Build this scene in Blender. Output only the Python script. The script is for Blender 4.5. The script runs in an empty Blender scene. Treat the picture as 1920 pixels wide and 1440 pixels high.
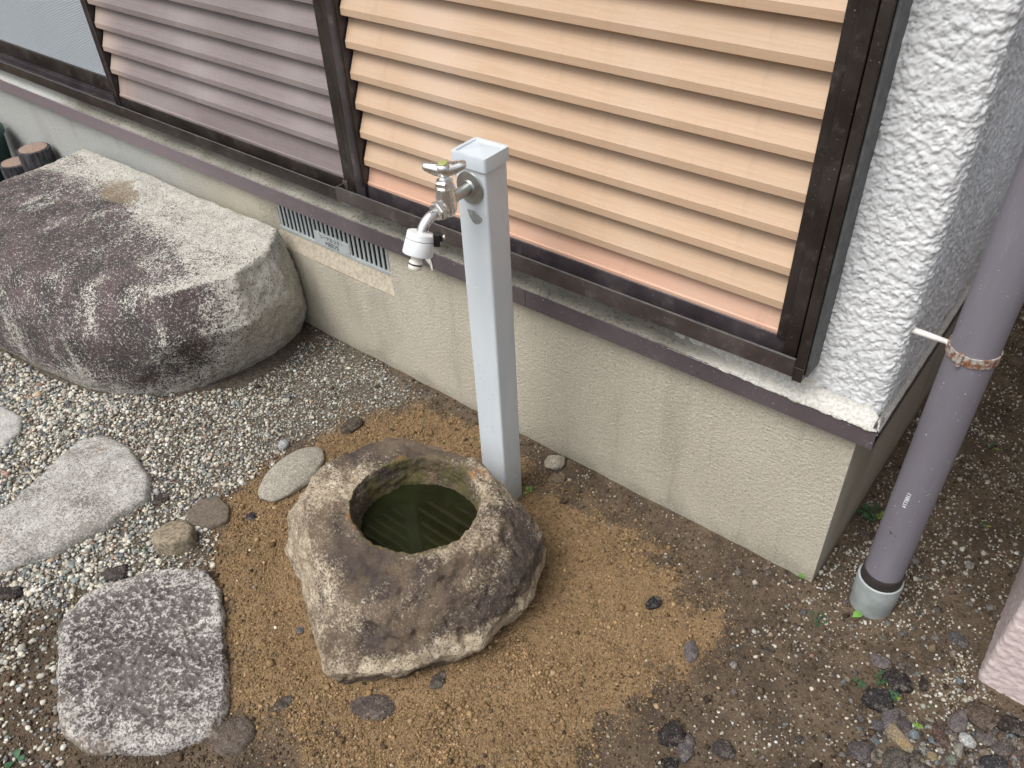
import bpy, bmesh, math, random
import numpy as np
from mathutils import Vector, Matrix

SC = bpy.context.scene
COL = SC.collection
R = math.radians
random.seed(7)
RNG = np.random.default_rng(11)

# ------------------------------------------------------------------ camera
CAM_LOC = np.array((0.2156, -1.2622, 1.5204))
CAM_ROT = (R(50.6932), R(1.9451), R(38.5828))
FPX = 1518.7                     # focal length in pixels of the 1920 px wide photograph
cd = bpy.data.cameras.new('camera')
cd.sensor_width = 36.0
cd.lens = 36.0 * FPX / 1920.0
cd.clip_start = 0.02
cd.clip_end = 1000.0
cam = bpy.data.objects.new('camera', cd)
cam.location = CAM_LOC
cam.rotation_euler = CAM_ROT
COL.objects.link(cam)
SC.camera = cam

# ------------------------------------------------------------------ sky, sun, exposure
SUN_EL, SUN_AZ = R(60), R(194)   # azimuth measured clockwise from +Y
w = bpy.data.worlds.new('World')
SC.world = w
w.use_nodes = True
wn = w.node_tree
wn.nodes.clear()
sky = wn.nodes.new('ShaderNodeTexSky')
sky.sky_type = 'NISHITA'
sky.sun_disc = False
sky.sun_elevation = SUN_EL
sky.sun_rotation = SUN_AZ
sky.air_density = 1.0
sky.dust_density = 6.0
sky.ozone_density = 1.0
hs = wn.nodes.new('ShaderNodeHueSaturation')      # overcast: the cloud cover takes the blue out
hs.inputs['Saturation'].default_value = 0.28
bg = wn.nodes.new('ShaderNodeBackground')
bg.inputs['Strength'].default_value = 0.14
wo = wn.nodes.new('ShaderNodeOutputWorld')
wn.links.new(sky.outputs[0], hs.inputs['Color'])
wn.links.new(hs.outputs[0], bg.inputs['Color'])
wn.links.new(bg.outputs[0], wo.inputs['Surface'])
sd = bpy.data.lights.new('sun', 'SUN')
sd.energy = 1.4
sd.angle = R(40)
sd.color = (1.0, 0.975, 0.93)
sun = bpy.data.objects.new('sun', sd)
sdir = Vector((math.sin(SUN_AZ) * math.cos(SUN_EL), math.cos(SUN_AZ) * math.cos(SUN_EL), math.sin(SUN_EL)))
sun.rotation_euler = sdir.to_track_quat('Z', 'Y').to_euler()
sun.location = (0, -3, 5)
COL.objects.link(sun)
SC.view_settings.view_transform = 'Standard'
SC.view_settings.look = 'None'
SC.view_settings.gamma = 1.0
SC.view_settings.use_curve_mapping = False
SC.view_settings.exposure = 0.38
SC.cycles.max_bounces = 6

# ------------------------------------------------------------------ ground point under a picture point
_M = np.array(cam.rotation_euler.to_matrix())
def gp(u, v, z=0.0):
    d = _M @ np.array(((u - 960) / FPX, -(v - 720) / FPX, -1.0))
    k = (z - CAM_LOC[2]) / d[2]
    p = CAM_LOC + k * d
    return float(p[0]), float(p[1])
def gpoly(pts, z=0.0):
    return np.array([gp(u, v, z) for u, v in pts])
def px_scale(x, y, z=0.0):
    """metres per photograph pixel at a point, across the line of sight"""
    return float(np.linalg.norm(np.array((x, y, z)) - CAM_LOC)) / FPX

# ------------------------------------------------------------------ numpy noise
_perm = RNG.permutation(256)
_perm = np.concatenate([_perm, _perm, _perm])
_grad = RNG.normal(size=(256, 3))
_grad /= np.linalg.norm(_grad, axis=1)[:, None]
def perlin(P):
    P = np.asarray(P, float)
    i = np.floor(P).astype(int)
    f = P - i
    u = f * f * f * (f * (f * 6 - 15) + 10)
    i &= 255
    out = 0
    for dx in (0, 1):
        for dy in (0, 1):
            for dz in (0, 1):
                h = _perm[_perm[_perm[i[:, 0] + dx] + i[:, 1] + dy] + i[:, 2] + dz] & 255
                g = _grad[h]
                d = g[:, 0] * (f[:, 0] - dx) + g[:, 1] * (f[:, 1] - dy) + g[:, 2] * (f[:, 2] - dz)
                wx = u[:, 0] if dx else 1 - u[:, 0]
                wy = u[:, 1] if dy else 1 - u[:, 1]
                wz = u[:, 2] if dz else 1 - u[:, 2]
                out = out + d * wx * wy * wz
    return out * 1.6
def fbm(P, scale, octaves=4, seed=0.0, gain=0.5):
    P = np.asarray(P, float) * scale + seed * 17.31
    a, s, o = 1.0, 0.0, 0
    for k in range(octaves):
        o = o + a * perlin(P + k * 5.7)
        s += a
        a *= gain
        P = P * 2.03
    return o / s
def sstep(a, b, x):
    t = np.clip((x - a) / (b - a), 0, 1)
    return t * t * (3 - 2 * t)
def poly_sd(P, poly):
    """signed distance to a polygon in xy, positive inside"""
    P = np.asarray(P, float)[:, :2]
    A = np.asarray(poly)
    B = np.roll(A, -1, 0)
    dmin = np.full(len(P), 1e9)
    inside = np.zeros(len(P), bool)
    for a, b in zip(A, B):
        e = b - a
        t = np.clip(((P - a) @ e) / (e @ e + 1e-12), 0, 1)
        q = P - a - t[:, None] * e
        dmin = np.minimum(dmin, np.hypot(q[:, 0], q[:, 1]))
        c = (a[1] > P[:, 1]) != (b[1] > P[:, 1])
        xi = a[0] + (P[:, 1] - a[1]) / (b[1] - a[1] + 1e-12) * e[0]
        inside ^= c & (P[:, 0] < xi)
    return np.where(inside, dmin, -dmin)

# ------------------------------------------------------------------ materials
class G:
    def __init__(self, name):
        self.m = bpy.data.materials.new(name)
        self.m.use_nodes = True
        self.t = self.m.node_tree
        self.t.nodes.clear()
        self.out = self.t.nodes.new('ShaderNodeOutputMaterial')
        self.co = self.n('ShaderNodeTexCoord').outputs['Object']
    def n(self, ty, ins=None, **at):
        nd = self.t.nodes.new(ty)
        for k, v in at.items():
            setattr(nd, k, v)
        for k, v in (ins or {}).items():
            self.s(nd.inputs[k], v)
        return nd
    def s(self, sock, v):
        if isinstance(v, bpy.types.NodeSocket):
            self.t.links.new(v, sock)
        elif isinstance(v, tuple) and len(v) == 3 and sock.type == 'RGBA':
            sock.default_value = (*v, 1.0)
        else:
            sock.default_value = v
    def noise(self, scale, detail=3.0, rough=0.55, co=None, dist=0.0):
        return self.n('ShaderNodeTexNoise', {'Vector': co or self.co, 'Scale': scale, 'Detail': detail,
                                             'Roughness': rough, 'Distortion': dist}).outputs['Fac']
    def voro(self, scale, feature='F1', co=None, out='Distance'):
        return self.n('ShaderNodeTexVoronoi', {'Vector': co or self.co, 'Scale': scale}, feature=feature).outputs[out]
    def ramp(self, f, stops, interp='LINEAR'):
        nd = self.n('ShaderNodeValToRGB', {'Fac': f})
        nd.color_ramp.interpolation = interp
        e = nd.color_ramp.elements
        while len(e) < len(stops):
            e.new(0.5)
        for x, (p, c) in zip(e, stops):
            x.position = p
            x.color = (*c, 1) if isinstance(c, tuple) else (c, c, c, 1)
        return nd.outputs['Color']
    def mix(self, f, a, b, mode='MIX'):
        nd = self.n('ShaderNodeMix', data_type='RGBA', blend_type=mode)
        self.s(nd.inputs[0], f)
        self.s(nd.inputs[6], a)
        self.s(nd.inputs[7], b)
        return nd.outputs[2]
    def math(self, op, a, b=0.5, c=None):
        nd = self.n('ShaderNodeMath', operation=op)
        self.s(nd.inputs[0], a)
        self.s(nd.inputs[1], b)
        if c is not None:
            self.s(nd.inputs[2], c)
        return nd.outputs[0]
    def mapr(self, v, a, b, c=0.0, d=1.0):
        return self.n('ShaderNodeMapRange', {'Value': v, 'From Min': a, 'From Max': b, 'To Min': c, 'To Max': d},
                      interpolation_type='SMOOTHSTEP').outputs[0]
    def attr(self, name, out='Fac'):
        return self.n('ShaderNodeAttribute', attribute_name=name).outputs[out]
    def stretch(self, sx, sy, sz):
        return self.n('ShaderNodeMapping', {'Vector': self.co, 'Scale': (sx, sy, sz)}).outputs[0]
    def sep(self):
        return self.n('ShaderNodeSeparateXYZ', {'Vector': self.co}).outputs
    def bump(self, h, strength=0.5, dist=0.002, normal=None):
        ins = {'Height': h, 'Strength': strength, 'Distance': dist}
        if normal is not None:
            ins['Normal'] = normal
        return self.n('ShaderNodeBump', ins).outputs[0]
    def done(self, base, rough=0.8, normal=None, metal=0.0, **kw):
        ins = {'Base Color': base, 'Roughness': rough, 'Metallic': metal}
        if normal is not None:
            ins['Normal'] = normal
        ins.update(kw)
        b = self.n('ShaderNodeBsdfPrincipled', ins)
        self.t.links.new(b.outputs[0], self.out.inputs['Surface'])
        return self.m

MAT = {}
def srgb(r, g, b):
    f = lambda c: (c / 255 / 12.92) if c <= 10.3 else (((c / 255) + 0.055) / 1.055) ** 2.4
    return (f(r), f(g), f(b))

def m_foundation():
    g = G('foundation_plaster')
    X, Y, Z = g.sep()
    big = g.noise(2.2, 4)
    base = g.mix(g.mapr(big, .35, .65), (.44, .405, .325), (.50, .465, .38))
    cool = g.mapr(X, -1.85, -2.6)
    base = g.mix(cool, base, (.40, .415, .405))
    stain = g.math('MULTIPLY', g.mapr(g.noise(7, 4, co=g.stretch(1, 1, .35)), .52, .72), .35)
    base = g.mix(stain, base, (.24, .22, .18))
    runs = g.math('MULTIPLY', g.mapr(g.noise(13, 5, .7, co=g.stretch(2.0, 2.0, .09)), .54, .74), .30)
    base = g.mix(runs, base, (.20, .185, .15))
    damp = g.math('MULTIPLY', g.mapr(g.math('ADD', Z, g.math('MULTIPLY', g.noise(9, 5, .65), .16)), .15, .075), .55)
    base = g.mix(damp, base, (.21, .19, .15))
    fine = g.noise(210, 3, .75)
    mid = g.noise(110, 3, .6)
    base = g.mix(g.math('MULTIPLY', g.mapr(fine, .53, .68), .7), base, (.17, .155, .125))
    base = g.mix(g.math('MULTIPLY', g.mapr(g.noise(180, 3, .7), .56, .68), .8), base, (.64, .61, .52))
    h = g.math('ADD', fine, g.math('MULTIPLY', mid, 1.2))
    return g.done(base, .92, g.bump(h, 1.0, .0028))
def m_stucco(name, c1, c2):
    g = G(name)
    base = g.mix(g.mapr(g.noise(6, 4), .35, .7), c1, c2)
    base = g.mix(g.math('MULTIPLY', g.mapr(g.noise(90, 5, .75), .52, .72), .6), base, tuple(x * .55 for x in c1))
    n = g.noise(160, 4, .6)
    return g.done(base, .8, g.bump(n, .5, .002), **{'Specular IOR Level': .25})
def m_slat(name, c, pale, dark, pinkish=None):
    g = G(name)
    X, Y, Z = g.sep()
    grain = g.noise(10, 5, .65, co=g.stretch(.9, 10, 26))
    base = g.mix(g.mapr(grain, .3, .72), dark, c)
    base = g.mix(g.mapr(g.noise(2.4, 4), .42, .72), base, pale)
    if pinkish:
        base = g.mix(g.mapr(X, -2.34, -2.50), base, pinkish)
    dust = g.math('MULTIPLY', g.mapr(g.noise(420, 2), .63, .72), .45)
    dust = g.math('MULTIPLY', dust, g.mapr(g.noise(5, 3), .35, .65))
    base = g.mix(dust, base, (.7, .66, .6))
    run = g.math('MULTIPLY', g.mapr(g.noise(15, 5, .7, co=g.stretch(2.2, 1, .12)), .52, .75), .22)
    base = g.mix(run, base, tuple(x * .55 for x in c))
    sc = g.math('MULTIPLY', g.mapr(g.noise(26, 6, .75, co=g.stretch(1, 1, .4)), .64, .76), .45)
    base = g.mix(sc, base, tuple(x * .5 for x in c))
    rnd = g.n('ShaderNodeObjectInfo').outputs['Random']
    base = g.mix(g.mapr(rnd, 0, 1, 0.0, .14), base, tuple(x * .6 for x in dark))
    return g.done(base, .48, g.bump(grain, .06, .001), **{'Specular IOR Level': .35})
def m_dark_metal(name, c, dust=.35):
    g = G(name)
    n = g.noise(8, 5, .65)
    base = g.mix(g.mapr(n, .35, .7), c, tuple(x * 1.5 + .008 for x in c))
    d = g.math('MULTIPLY', g.mapr(g.noise(24, 6, .75), .5, .78), dust)
    base = g.mix(d, base, (.20, .175, .155))
    sp = g.mapr(g.noise(240, 2), .70, .76)
    base = g.mix(g.math('MULTIPLY', sp, .6), base, (.38, .35, .32))
    return g.done(base, g.mapr(n, .3, .7, .32, .5), g.bump(g.noise(60, 4), .05, .001), 0.15)
def m_flashing():
    g = G('purple_painted_steel')
    X, Y, Z = g.sep()
    n = g.noise(4, 4)
    base = g.mix(g.mapr(n, .35, .68), (.070, .056, .062), (.105, .086, .095))
    base = g.mix(g.mapr(X, -1.0, -2.6), base, (.175, .142, .158))
    base = g.mix(g.math('MULTIPLY', g.mapr(g.noise(30, 6, .75), .52, .74), .3), base, (.22, .19, .19))
    base = g.mix(g.mapr(g.noise(85, 2), .735, .75), base, (.02, .018, .018))
    base = g.mix(g.math('MULTIPLY', g.mapr(g.noise(230, 1), .74, .78), .7), base, (.6, .58, .56))
    return g.done(base, .5, g.bump(g.noise(14, 3), .12, .003))
def m_mortar():
    g = G('sill_mortar')
    X, Y, Z = g.sep()
    base = g.mix(g.mapr(g.noise(7, 4), .35, .65), (.185, .178, .15), (.27, .262, .222))
    base = g.mix(g.math('MULTIPLY', g.mapr(g.noise(130, 4, .7), .52, .64), .8), base, (.10, .085, .06))
    base = g.mix(g.mapr(X, -.42, -.2), base, (.62, .60, .54))
    base = g.mix(g.mapr(X, -2.75, -3.05), base, (.38, .385, .37))
    h = g.noise(120, 5, .7)
    return g.done(base, .95, g.bump(h, .9, .004))
def m_granite(name, pale, pale2, dark, dark2, fleck=.8, dirt=None, bump=.8, size=1.0, speck=1.0):
    """speckled stone; the float attribute 'lichen' says where dark growth or painted shade darkens it, 'stain' where it is rusty"""
    g = G(name)
    f1 = g.noise(230 * size, 3, .7)
    f2 = g.noise(95 * size, 3, .65)
    f3 = g.noise(30 * size, 4, .65)
    base = g.mix(g.mapr(f3, .35, .65), pale, pale2)
    base = g.mix(g.math('MULTIPLY', g.mapr(f1, .53, .63), fleck), base, (.055, .05, .048))
    base = g.mix(g.math('MULTIPLY', g.mapr(f2, .36, .28), .8), base, (.66, .64, .59))
    li = g.attr('lichen_shade')
    lm = g.math('ADD', li, g.math('MULTIPLY', g.math('SUBTRACT', f1, .5), 2.6 * speck))
    lm = g.math('ADD', lm, g.math('MULTIPLY', g.math('SUBTRACT', f2, .5), 1.3 * speck))
    lm = g.mapr(lm, .22, .78)
    dk = g.mix(g.mapr(g.noise(11, 4), .38, .62), dark, dark2)
    base = g.mix(g.math('MULTIPLY', lm, .94), base, dk)
    st = g.attr('stain')
    sm = g.mapr(g.math('ADD', st, g.math('MULTIPLY', g.math('SUBTRACT', f2, .5), .9)), .35, .75)
    base = g.mix(g.math('MULTIPLY', sm, .85), base, dirt or (.17, .115, .06))
    base = g.mix(g.math('MULTIPLY', g.mapr(g.math('ADD', g.attr('moss'), g.math('SUBTRACT', f2, .5)), .2, .6), .8), base, (.085, .075, .022))
    h = g.math('ADD', g.math('MULTIPLY', f1, .6), f2)
    h = g.math('ADD', h, g.math('MULTIPLY', f3, 1.1))
    return g.done(base, .93, g.bump(h, bump, .0035))
def m_ground():
    g = G('garden_earth')
    sand = g.attr('sand')
    grav = g.attr('gravel')
    n1 = g.noise(420, 3, .65)
    n2 = g.noise(120, 4, .65)
    n3 = g.noise(9, 5, .65)
    soil = g.mix(g.mapr(n3, .35, .65), (.064, .045, .030), (.135, .097, .063))
    soil = g.mix(g.mapr(n2, .55, .72), soil, (.17, .135, .095))
    sd_ = g.mix(g.mapr(n3, .3, .7), (.19, .124, .064), (.288, .190, .098))
    sd_ = g.mix(g.mapr(n2, .35, .7), sd_, (.30, .20, .105))
    sd_ = g.mix(g.mapr(n1, .42, .30), sd_, (.085, .05, .022))
    m = g.mapr(g.math('ADD', sand, g.math('MULTIPLY', g.math('SUBTRACT', n2, .5), .6)), .35, .65)
    base = g.mix(m, soil, sd_)
    gr = g.mix(g.mapr(n2, .4, .6), (.07, .058, .045), (.17, .15, .12))
    base = g.mix(g.math('MULTIPLY', grav, .8), base, gr)
    base = g.mix(g.math('MULTIPLY', g.mapr(n1, .66, .72), .6), base, (.42, .38, .31))
    h = g.math('ADD', n1, g.math('MULTIPLY', n2, 1.6))
    return g.done(base, .97, g.bump(h, .9, .004))
def m_attr_color(name, rough=.8, bumpscale=260, bump=.4, dist=.001, spec=.4):
    g = G(name)
    c = g.attr('tint', 'Color')
    n = g.noise(bumpscale, 3, .6)
    base = g.mix(g.mapr(n, .3, .7), g.mix(.28, c, (.02, .02, .02)), c)
    return g.done(base, rough, g.bump(n, bump, dist), **{'Specular IOR Level': spec})
def m_rock():
    g = G('loose_stones')
    c = g.attr('tint', 'Color')
    n1, n2 = g.noise(260, 4, .7), g.noise(70, 4, .65)
    base = g.mix(g.mapr(n1, .35, .65), g.mix(.55, c, (.012, .010, .010)), c)
    base = g.mix(g.math('MULTIPLY', g.mapr(n2, .50, .68), .45), base, (.24, .21, .18))
    base = g.mix(g.math('MULTIPLY', g.mapr(g.noise(420, 2), .62, .70), .6), base, (.40, .37, .33))
    return g.done(base, .93, g.bump(g.math('ADD', n1, n2), 1.0, .004), **{'Specular IOR Level': .2})
def m_plain(name, c, rough=.5, metal=0.0, vary=.25, scale=30, bump=.05, c2=None, **kw):
    g = G(name)
    n = g.noise(scale, 5, .65)
    base = g.mix(g.mapr(n, .35, .68), c, c2 or tuple(x * (1 - vary) for x in c))
    return g.done(base, rough, g.bump(n, bump, .001), metal, **kw)
def m_post():
    g = G('grey_vinyl_post')
    X, Y, Z = g.sep()
    base = g.mix(g.mapr(g.noise(9, 4, co=g.stretch(2, 2, .4)), .4, .65), (.58, .635, .68), (.63, .68, .715))
    dirt = g.math('MULTIPLY', g.mapr(g.math('ADD', Z, g.math('MULTIPLY', g.noise(14, 5, .7), .22)), .27, .09), .75)
    base = g.mix(dirt, base, (.30, .30, .28))
    low = g.mapr(Z, .75, .2)
    spk = g.math('MULTIPLY', g.mapr(g.voro(95), .16, .10), g.math('MULTIPLY', low, g.mapr(g.noise(13, 3), .5, .62)))
    base = g.mix(spk, base, (.21, .21, .20))
    ws = g.math('MULTIPLY', g.mapr(g.noise(110, 2), .70, .725), g.mapr(g.noise(5, 2), .5, .6))
    base = g.mix(ws, base, (.82, .83, .83))
    base = g.mix(g.math('MULTIPLY', g.mapr(g.noise(22, 6, .8, co=g.stretch(3, 3, .5)), .60, .78), .3), base, (.36, .37, .37))
    return g.done(base, .42, g.bump(g.noise(12, 3), .05, .002), **{'Specular IOR Level': .4})
def m_pipe():
    g = G('mauve_vinyl_pipe')
    X, Y, Z = g.sep()
    base = g.mix(g.mapr(g.noise(6, 4, co=g.stretch(2, 2, .4)), .35, .7), (.168, .158, .186), (.205, .196, .226))
    base = g.mix(g.math('MULTIPLY', g.mapr(g.noise(28, 6, .75, co=g.stretch(2, 2, .6)), .55, .78), .4), base, (.33, .31, .33))
    base = g.mix(g.mapr(g.noise(60, 2), .745, .76), base, (.05, .045, .05))
    base = g.mix(g.mapr(g.noise(210, 1), .75, .78), base, (.6, .6, .6))
    return g.done(base, .46, g.bump(g.noise(9, 3), .05, .002), **{'Specular IOR Level': .4})
def m_chrome(name='weathered_chrome', c=(.84, .84, .83), r0=.24, r1=.46):
    g = G(name)
    n = g.noise(70, 5, .7)
    base = g.mix(g.mapr(n, .48, .75), c, (.48, .46, .42))
    base = g.mix(g.mapr(g.noise(300, 2), .66, .74), base, (.22, .20, .17))
    return g.done(base, g.mapr(n, .35, .7, r0, r1), g.bump(n, .12, .0008), 1.0)
def m_rust(name='rusty_galvanised_strap'):
    g = G(name)
    n = g.noise(75, 5, .7)
    base = g.mix(g.mapr(n, .42, .58), (.44, .43, .40), (.20, .075, .035))
    base = g.mix(g.mapr(g.noise(200, 3), .55, .7), base, (.34, .16, .09))
    return g.done(base, .75, g.bump(n, .4, .001), .25)
def m_glass():
    g = G('patterned_frosted_glass')
    X, Y, Z = g.sep()
    a = g.math('SINE', g.math('MULTIPLY', g.math('ADD', X, Z), 560.0), 0.0)
    b = g.math('SINE', g.math('MULTIPLY', g.math('SUBTRACT', X, Z), 560.0), 0.0)
    h = g.math('MULTIPLY', a, b)
    base = g.mix(g.mapr(h, -.5, .5), (.33, .40, .48), (.74, .80, .84))
    return g.done(base, .32, g.bump(h, 1.0, .003), **{'Specular IOR Level': .6})
def m_water():
    g = G('green_basin_water')
    n = g.noise(9, 4)
    base = g.mix(g.mapr(n, .35, .65), (.009, .0105, .0042), (.016, .018, .0075))
    return g.done(base, .025, g.bump(g.noise(16, 2), .03, .002), **{'IOR': 1.333, 'Specular IOR Level': .5})
def m_bark():
    g = G('imitation_bark')
    n = g.noise(26, 5, .7, co=g.stretch(2.2, 2.2, .35))
    base = g.mix(g.mapr(n, .4, .62), (.018, .017, .02), (.10, .095, .11))
    return g.done(base, .9, g.bump(n, 1.0, .012))
def m_leaf(name, c):
    g = G(name)
    n = g.noise(120, 3)
    base = g.mix(g.mapr(n, .35, .7), c, tuple(x * .6 for x in c))
    return g.done(base, .55, g.bump(n, .2, .0006), **{'Transmission Weight': 0.0, 'Subsurface Weight': .08})

MAT.update(
    foundation=m_foundation(),
    stucco=m_stucco('white_stucco', (.67, .685, .695), (.58, .60, .615)),
    pinkwall=m_stucco('pink_stucco', (.52, .44, .43), (.58, .50, .49)),
    tan=m_slat('tan_faded_slat', (.535, .380, .262), (.55, .415, .312), (.48, .33, .215)),
    pink=m_slat('pinkish_slat', (.62, .39, .285), (.58, .40, .30), (.57, .345, .245)),
    mauve=m_slat('mauve_slat', (.235, .198, .195), (.29, .252, .248), (.195, .162, .16), (.40, .315, .27)),
    bronze=m_dark_metal('bronze_aluminium', (.020, .015, .013)),
    bronze2=m_dark_metal('sun_bleached_bronze', (.040, .032, .036), .55),
    rail=m_dark_metal('brown_rail', (.048, .038, .035), .5),
    sealant=m_plain('grey_sealant', (.115, .12, .12), .7, vary=.35, scale=45, bump=.4),
    flashing=m_flashing(),
    mortar=m_mortar(),
    whitepaint=m_plain('thick_white_paint', (.62, .61, .57), .95, vary=.35, scale=160, bump=1.0, **{'Specular IOR Level': .1}),
    smooth_mortar=m_plain('smooth_cream_mortar', (.45, .40, .315), .95, vary=.32, scale=95, bump=.8),
    grille=m_plain('zinc_grey_grille', (.44, .485, .49), .55, vary=.2, scale=30, bump=.1),
    dark=m_plain('shade_black', (.012, .012, .012), .9),  # near-black colour stands in for shade in hollows and gaps
    post=m_post(),
    cap=m_plain('pale_vinyl_cap', (.58, .645, .70), .4, vary=.06, scale=20),
    chrome=m_chrome(),
    dullchrome=m_chrome('dull_chrome', (.50, .52, .50), .3, .5),
    whiteplastic=m_plain('white_plastic', (.74, .77, .79), .38, vary=.04),
    creamplastic=m_plain('cream_plastic', (.76, .74, .68), .4, vary=.05),
    blackplastic=m_plain('black_plastic', (.012, .012, .013), .35),
    greenbutton=m_plain('faded_green_button', (.36, .40, .14), .5),
    wornmark=m_plain('worn_foil_sticker', (.20, .21, .21), .5, vary=.5, scale=120, c2=(.36, .37, .37)),
    pipe=m_pipe(),
    socket=m_plain('grey_vinyl_socket', (.36, .40, .40), .55, vary=.25, scale=25),
    pipedark=m_plain('dark_pipe_collar', (.035, .028, .028), .55, vary=.3, scale=60, bump=.2),
    rust=m_rust(),
    whiterod=m_plain('white_painted_rod', (.72, .71, .67), .6, vary=.2, scale=60),
    glass=m_glass(),
    water=m_water(),
    bark=m_bark(),
    logtop=m_plain('imitation_cut_wood', (.33, .24, .19), .9, vary=.45, scale=150, bump=.8),
    oldlog=m_plain('weathered_cut_log', (.33, .275, .195), .95, vary=.65, scale=110, bump=1.0),
    darklog=m_plain('dirty_cut_log', (.155, .125, .098), .95, vary=.5, scale=140, bump=1.0),
    greenbin=m_plain('dark_green_plastic', (.006, .050, .042), .42, vary=.3, scale=8),
    ground=m_ground(),
    gravel=m_attr_color('gravel_pebbles', .72, 500, .3),
    grains=m_attr_color('sand_grains', .97, 700, .3, spec=.15),
    rock=m_rock(),
    boulder=m_granite('granite_boulder', (.41, .395, .35), (.54, .525, .475), (.020, .0145, .017), (.062, .037, .043), .8, (.20, .155, .10), .8, 1.0, 1.2),
    basin=m_granite('weathered_basin_stone', (.275, .220, .150), (.44, .375, .28), (.038, .026, .023), (.105, .075, .051), .75, (.26, .135, .048), 1.0, 1.0, .62),
    slab=m_granite('pale_stepping_stone', (.32, .308, .29), (.45, .44, .42), (.115, .10, .088), (.17, .155, .135), .5, (.26, .20, .14), .6),
    roughslab=m_granite('rough_stepping_stone', (.36, .335, .315), (.48, .455, .43), (.050, .041, .042), (.105, .088, .082), .7, (.17, .135, .10), 1.2, .85),
    leaf=m_leaf('clover_leaf', (.030, .105, .040)),
    leafy=m_leaf('young_leaf', (.22, .30, .035)),
    sprout=m_leaf('bright_sprout', (.13, .30, .05)),
)

# ------------------------------------------------------------------ mesh helpers
BASE = {}
def place(o, parent):
    COL.objects.link(o)
    if parent is not None:
        o.parent = parent
        BASE[o.name] = BASE.get(parent.name, Vector((0, 0, 0)))
def empty(name, loc, label, cat, group=None):
    o = bpy.data.objects.new(name, None)
    o.empty_display_size = .05
    o.location = loc
    COL.objects.link(o)
    BASE[o.name] = Vector(loc)
    tag(o, label, cat, group)
    return o
def tag(o, label, cat=None, group=None, kind=None):
    if label: o['label'] = label
    if cat: o['category'] = cat
    if group: o['group'] = group
    if kind: o['kind'] = kind
    return o
def mobj(name, V, F, mat, parent=None, smooth=True, angle=None, org=None):
    """one mesh object; V in world space. org = its own origin in world space (top-level things)"""
    V = np.asarray(V, float)
    b = Vector(org) if org is not None else (BASE.get(parent.name, Vector((0, 0, 0))) if parent is not None else Vector((0, 0, 0)))
    me = bpy.data.meshes.new(name)
    me.from_pydata((V - np.array(b)).tolist() if not isinstance(F, np.ndarray) else [], [], [] if isinstance(F, np.ndarray) else F)
    if isinstance(F, np.ndarray):
        fill(me, V - np.array(b), F)
    me.materials.append(MAT[mat] if isinstance(mat, str) else mat)
    if smooth:
        me.polygons.foreach_set('use_smooth', [True] * len(me.polygons))
        if angle:
            me.set_sharp_from_angle(angle=R(angle))
    me.update()
    o = bpy.data.objects.new(name, me)
    place(o, parent)
    if org is not None and parent is None:
        o.location = org
    return o
def fill(me, V, F):
    k = F.shape[1]
    me.vertices.add(len(V))
    me.vertices.foreach_set('co', np.ascontiguousarray(V, dtype=np.float32).ravel())
    me.loops.add(F.size)
    me.loops.foreach_set('vertex_index', F.astype(np.int32).ravel())
    me.polygons.add(len(F))
    me.polygons.foreach_set('loop_start', np.arange(0, F.size, k, dtype=np.int32))
    me.update(calc_edges=True)
def attr_f(o, name, vals):
    a = o.data.attributes.new(name, 'FLOAT', 'POINT')
    a.data.foreach_set('value', np.asarray(vals, np.float32))
def attr_c(o, name, cols):
    c = np.ones((len(cols), 4), np.float32)
    c[:, :3] = cols
    a = o.data.attributes.new(name, 'FLOAT_COLOR', 'POINT')
    a.data.foreach_set('color', c.ravel())
class MB:
    def __init__(self):
        self.V, self.F = [], []
    def add(self, V, F):
        n = len(self.V)
        self.V += [tuple(v) for v in V]
        self.F += [tuple(i + n for i in f) for f in F]
        return self
    def xf(self, M):
        self.V = [tuple(M @ Vector(v)) for v in self.V]
        return self
def box(x0, x1, y0, y1, z0, z1, bev=0.0, seg=2):
    bm = bmesh.new()
    bmesh.ops.create_cube(bm, size=1.0)
    for v in bm.verts:
        v.co = Vector(((x0 + x1) / 2 + v.co.x * (x1 - x0), (y0 + y1) / 2 + v.co.y * (y1 - y0), (z0 + z1) / 2 + v.co.z * (z1 - z0)))
    if bev > 0:
        bmesh.ops.bevel(bm, geom=list(bm.edges), offset=bev, segments=seg, profile=.7, affect='EDGES')
    bm.verts.index_update()
    V = [v.co[:] for v in bm.verts]
    F = [tuple(v.index for v in f.verts) for f in bm.faces]
    bm.free()
    return V, F
def lathe(profile, seg=32, cap=True):
    """profile [(r, z)] turned round z"""
    V, F = [], []
    for r, z in profile:
        for k in range(seg):
            a = 2 * math.pi * k / seg
            V.append((r * math.cos(a), r * math.sin(a), z))
    for i in range(len(profile) - 1):
        for k in range(seg):
            k2 = (k + 1) % seg
            F.append((i * seg + k, i * seg + k2, (i + 1) * seg + k2, (i + 1) * seg + k))
    if cap:
        F.append(tuple(range(seg - 1, -1, -1)))
        n = (len(profile) - 1) * seg
        F.append(tuple(range(n, n + seg)))
    return V, F
def align(p, d, roll=0.0):
    q = Vector(d).normalized().to_track_quat('Z', 'Y')
    return Matrix.Translation(Vector(p)) @ q.to_matrix().to_4x4() @ Matrix.Rotation(roll, 4, 'Z')
def tf(VF, M):
    V, F = VF
    return [tuple(M @ Vector(v)) for v in V], F
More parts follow.
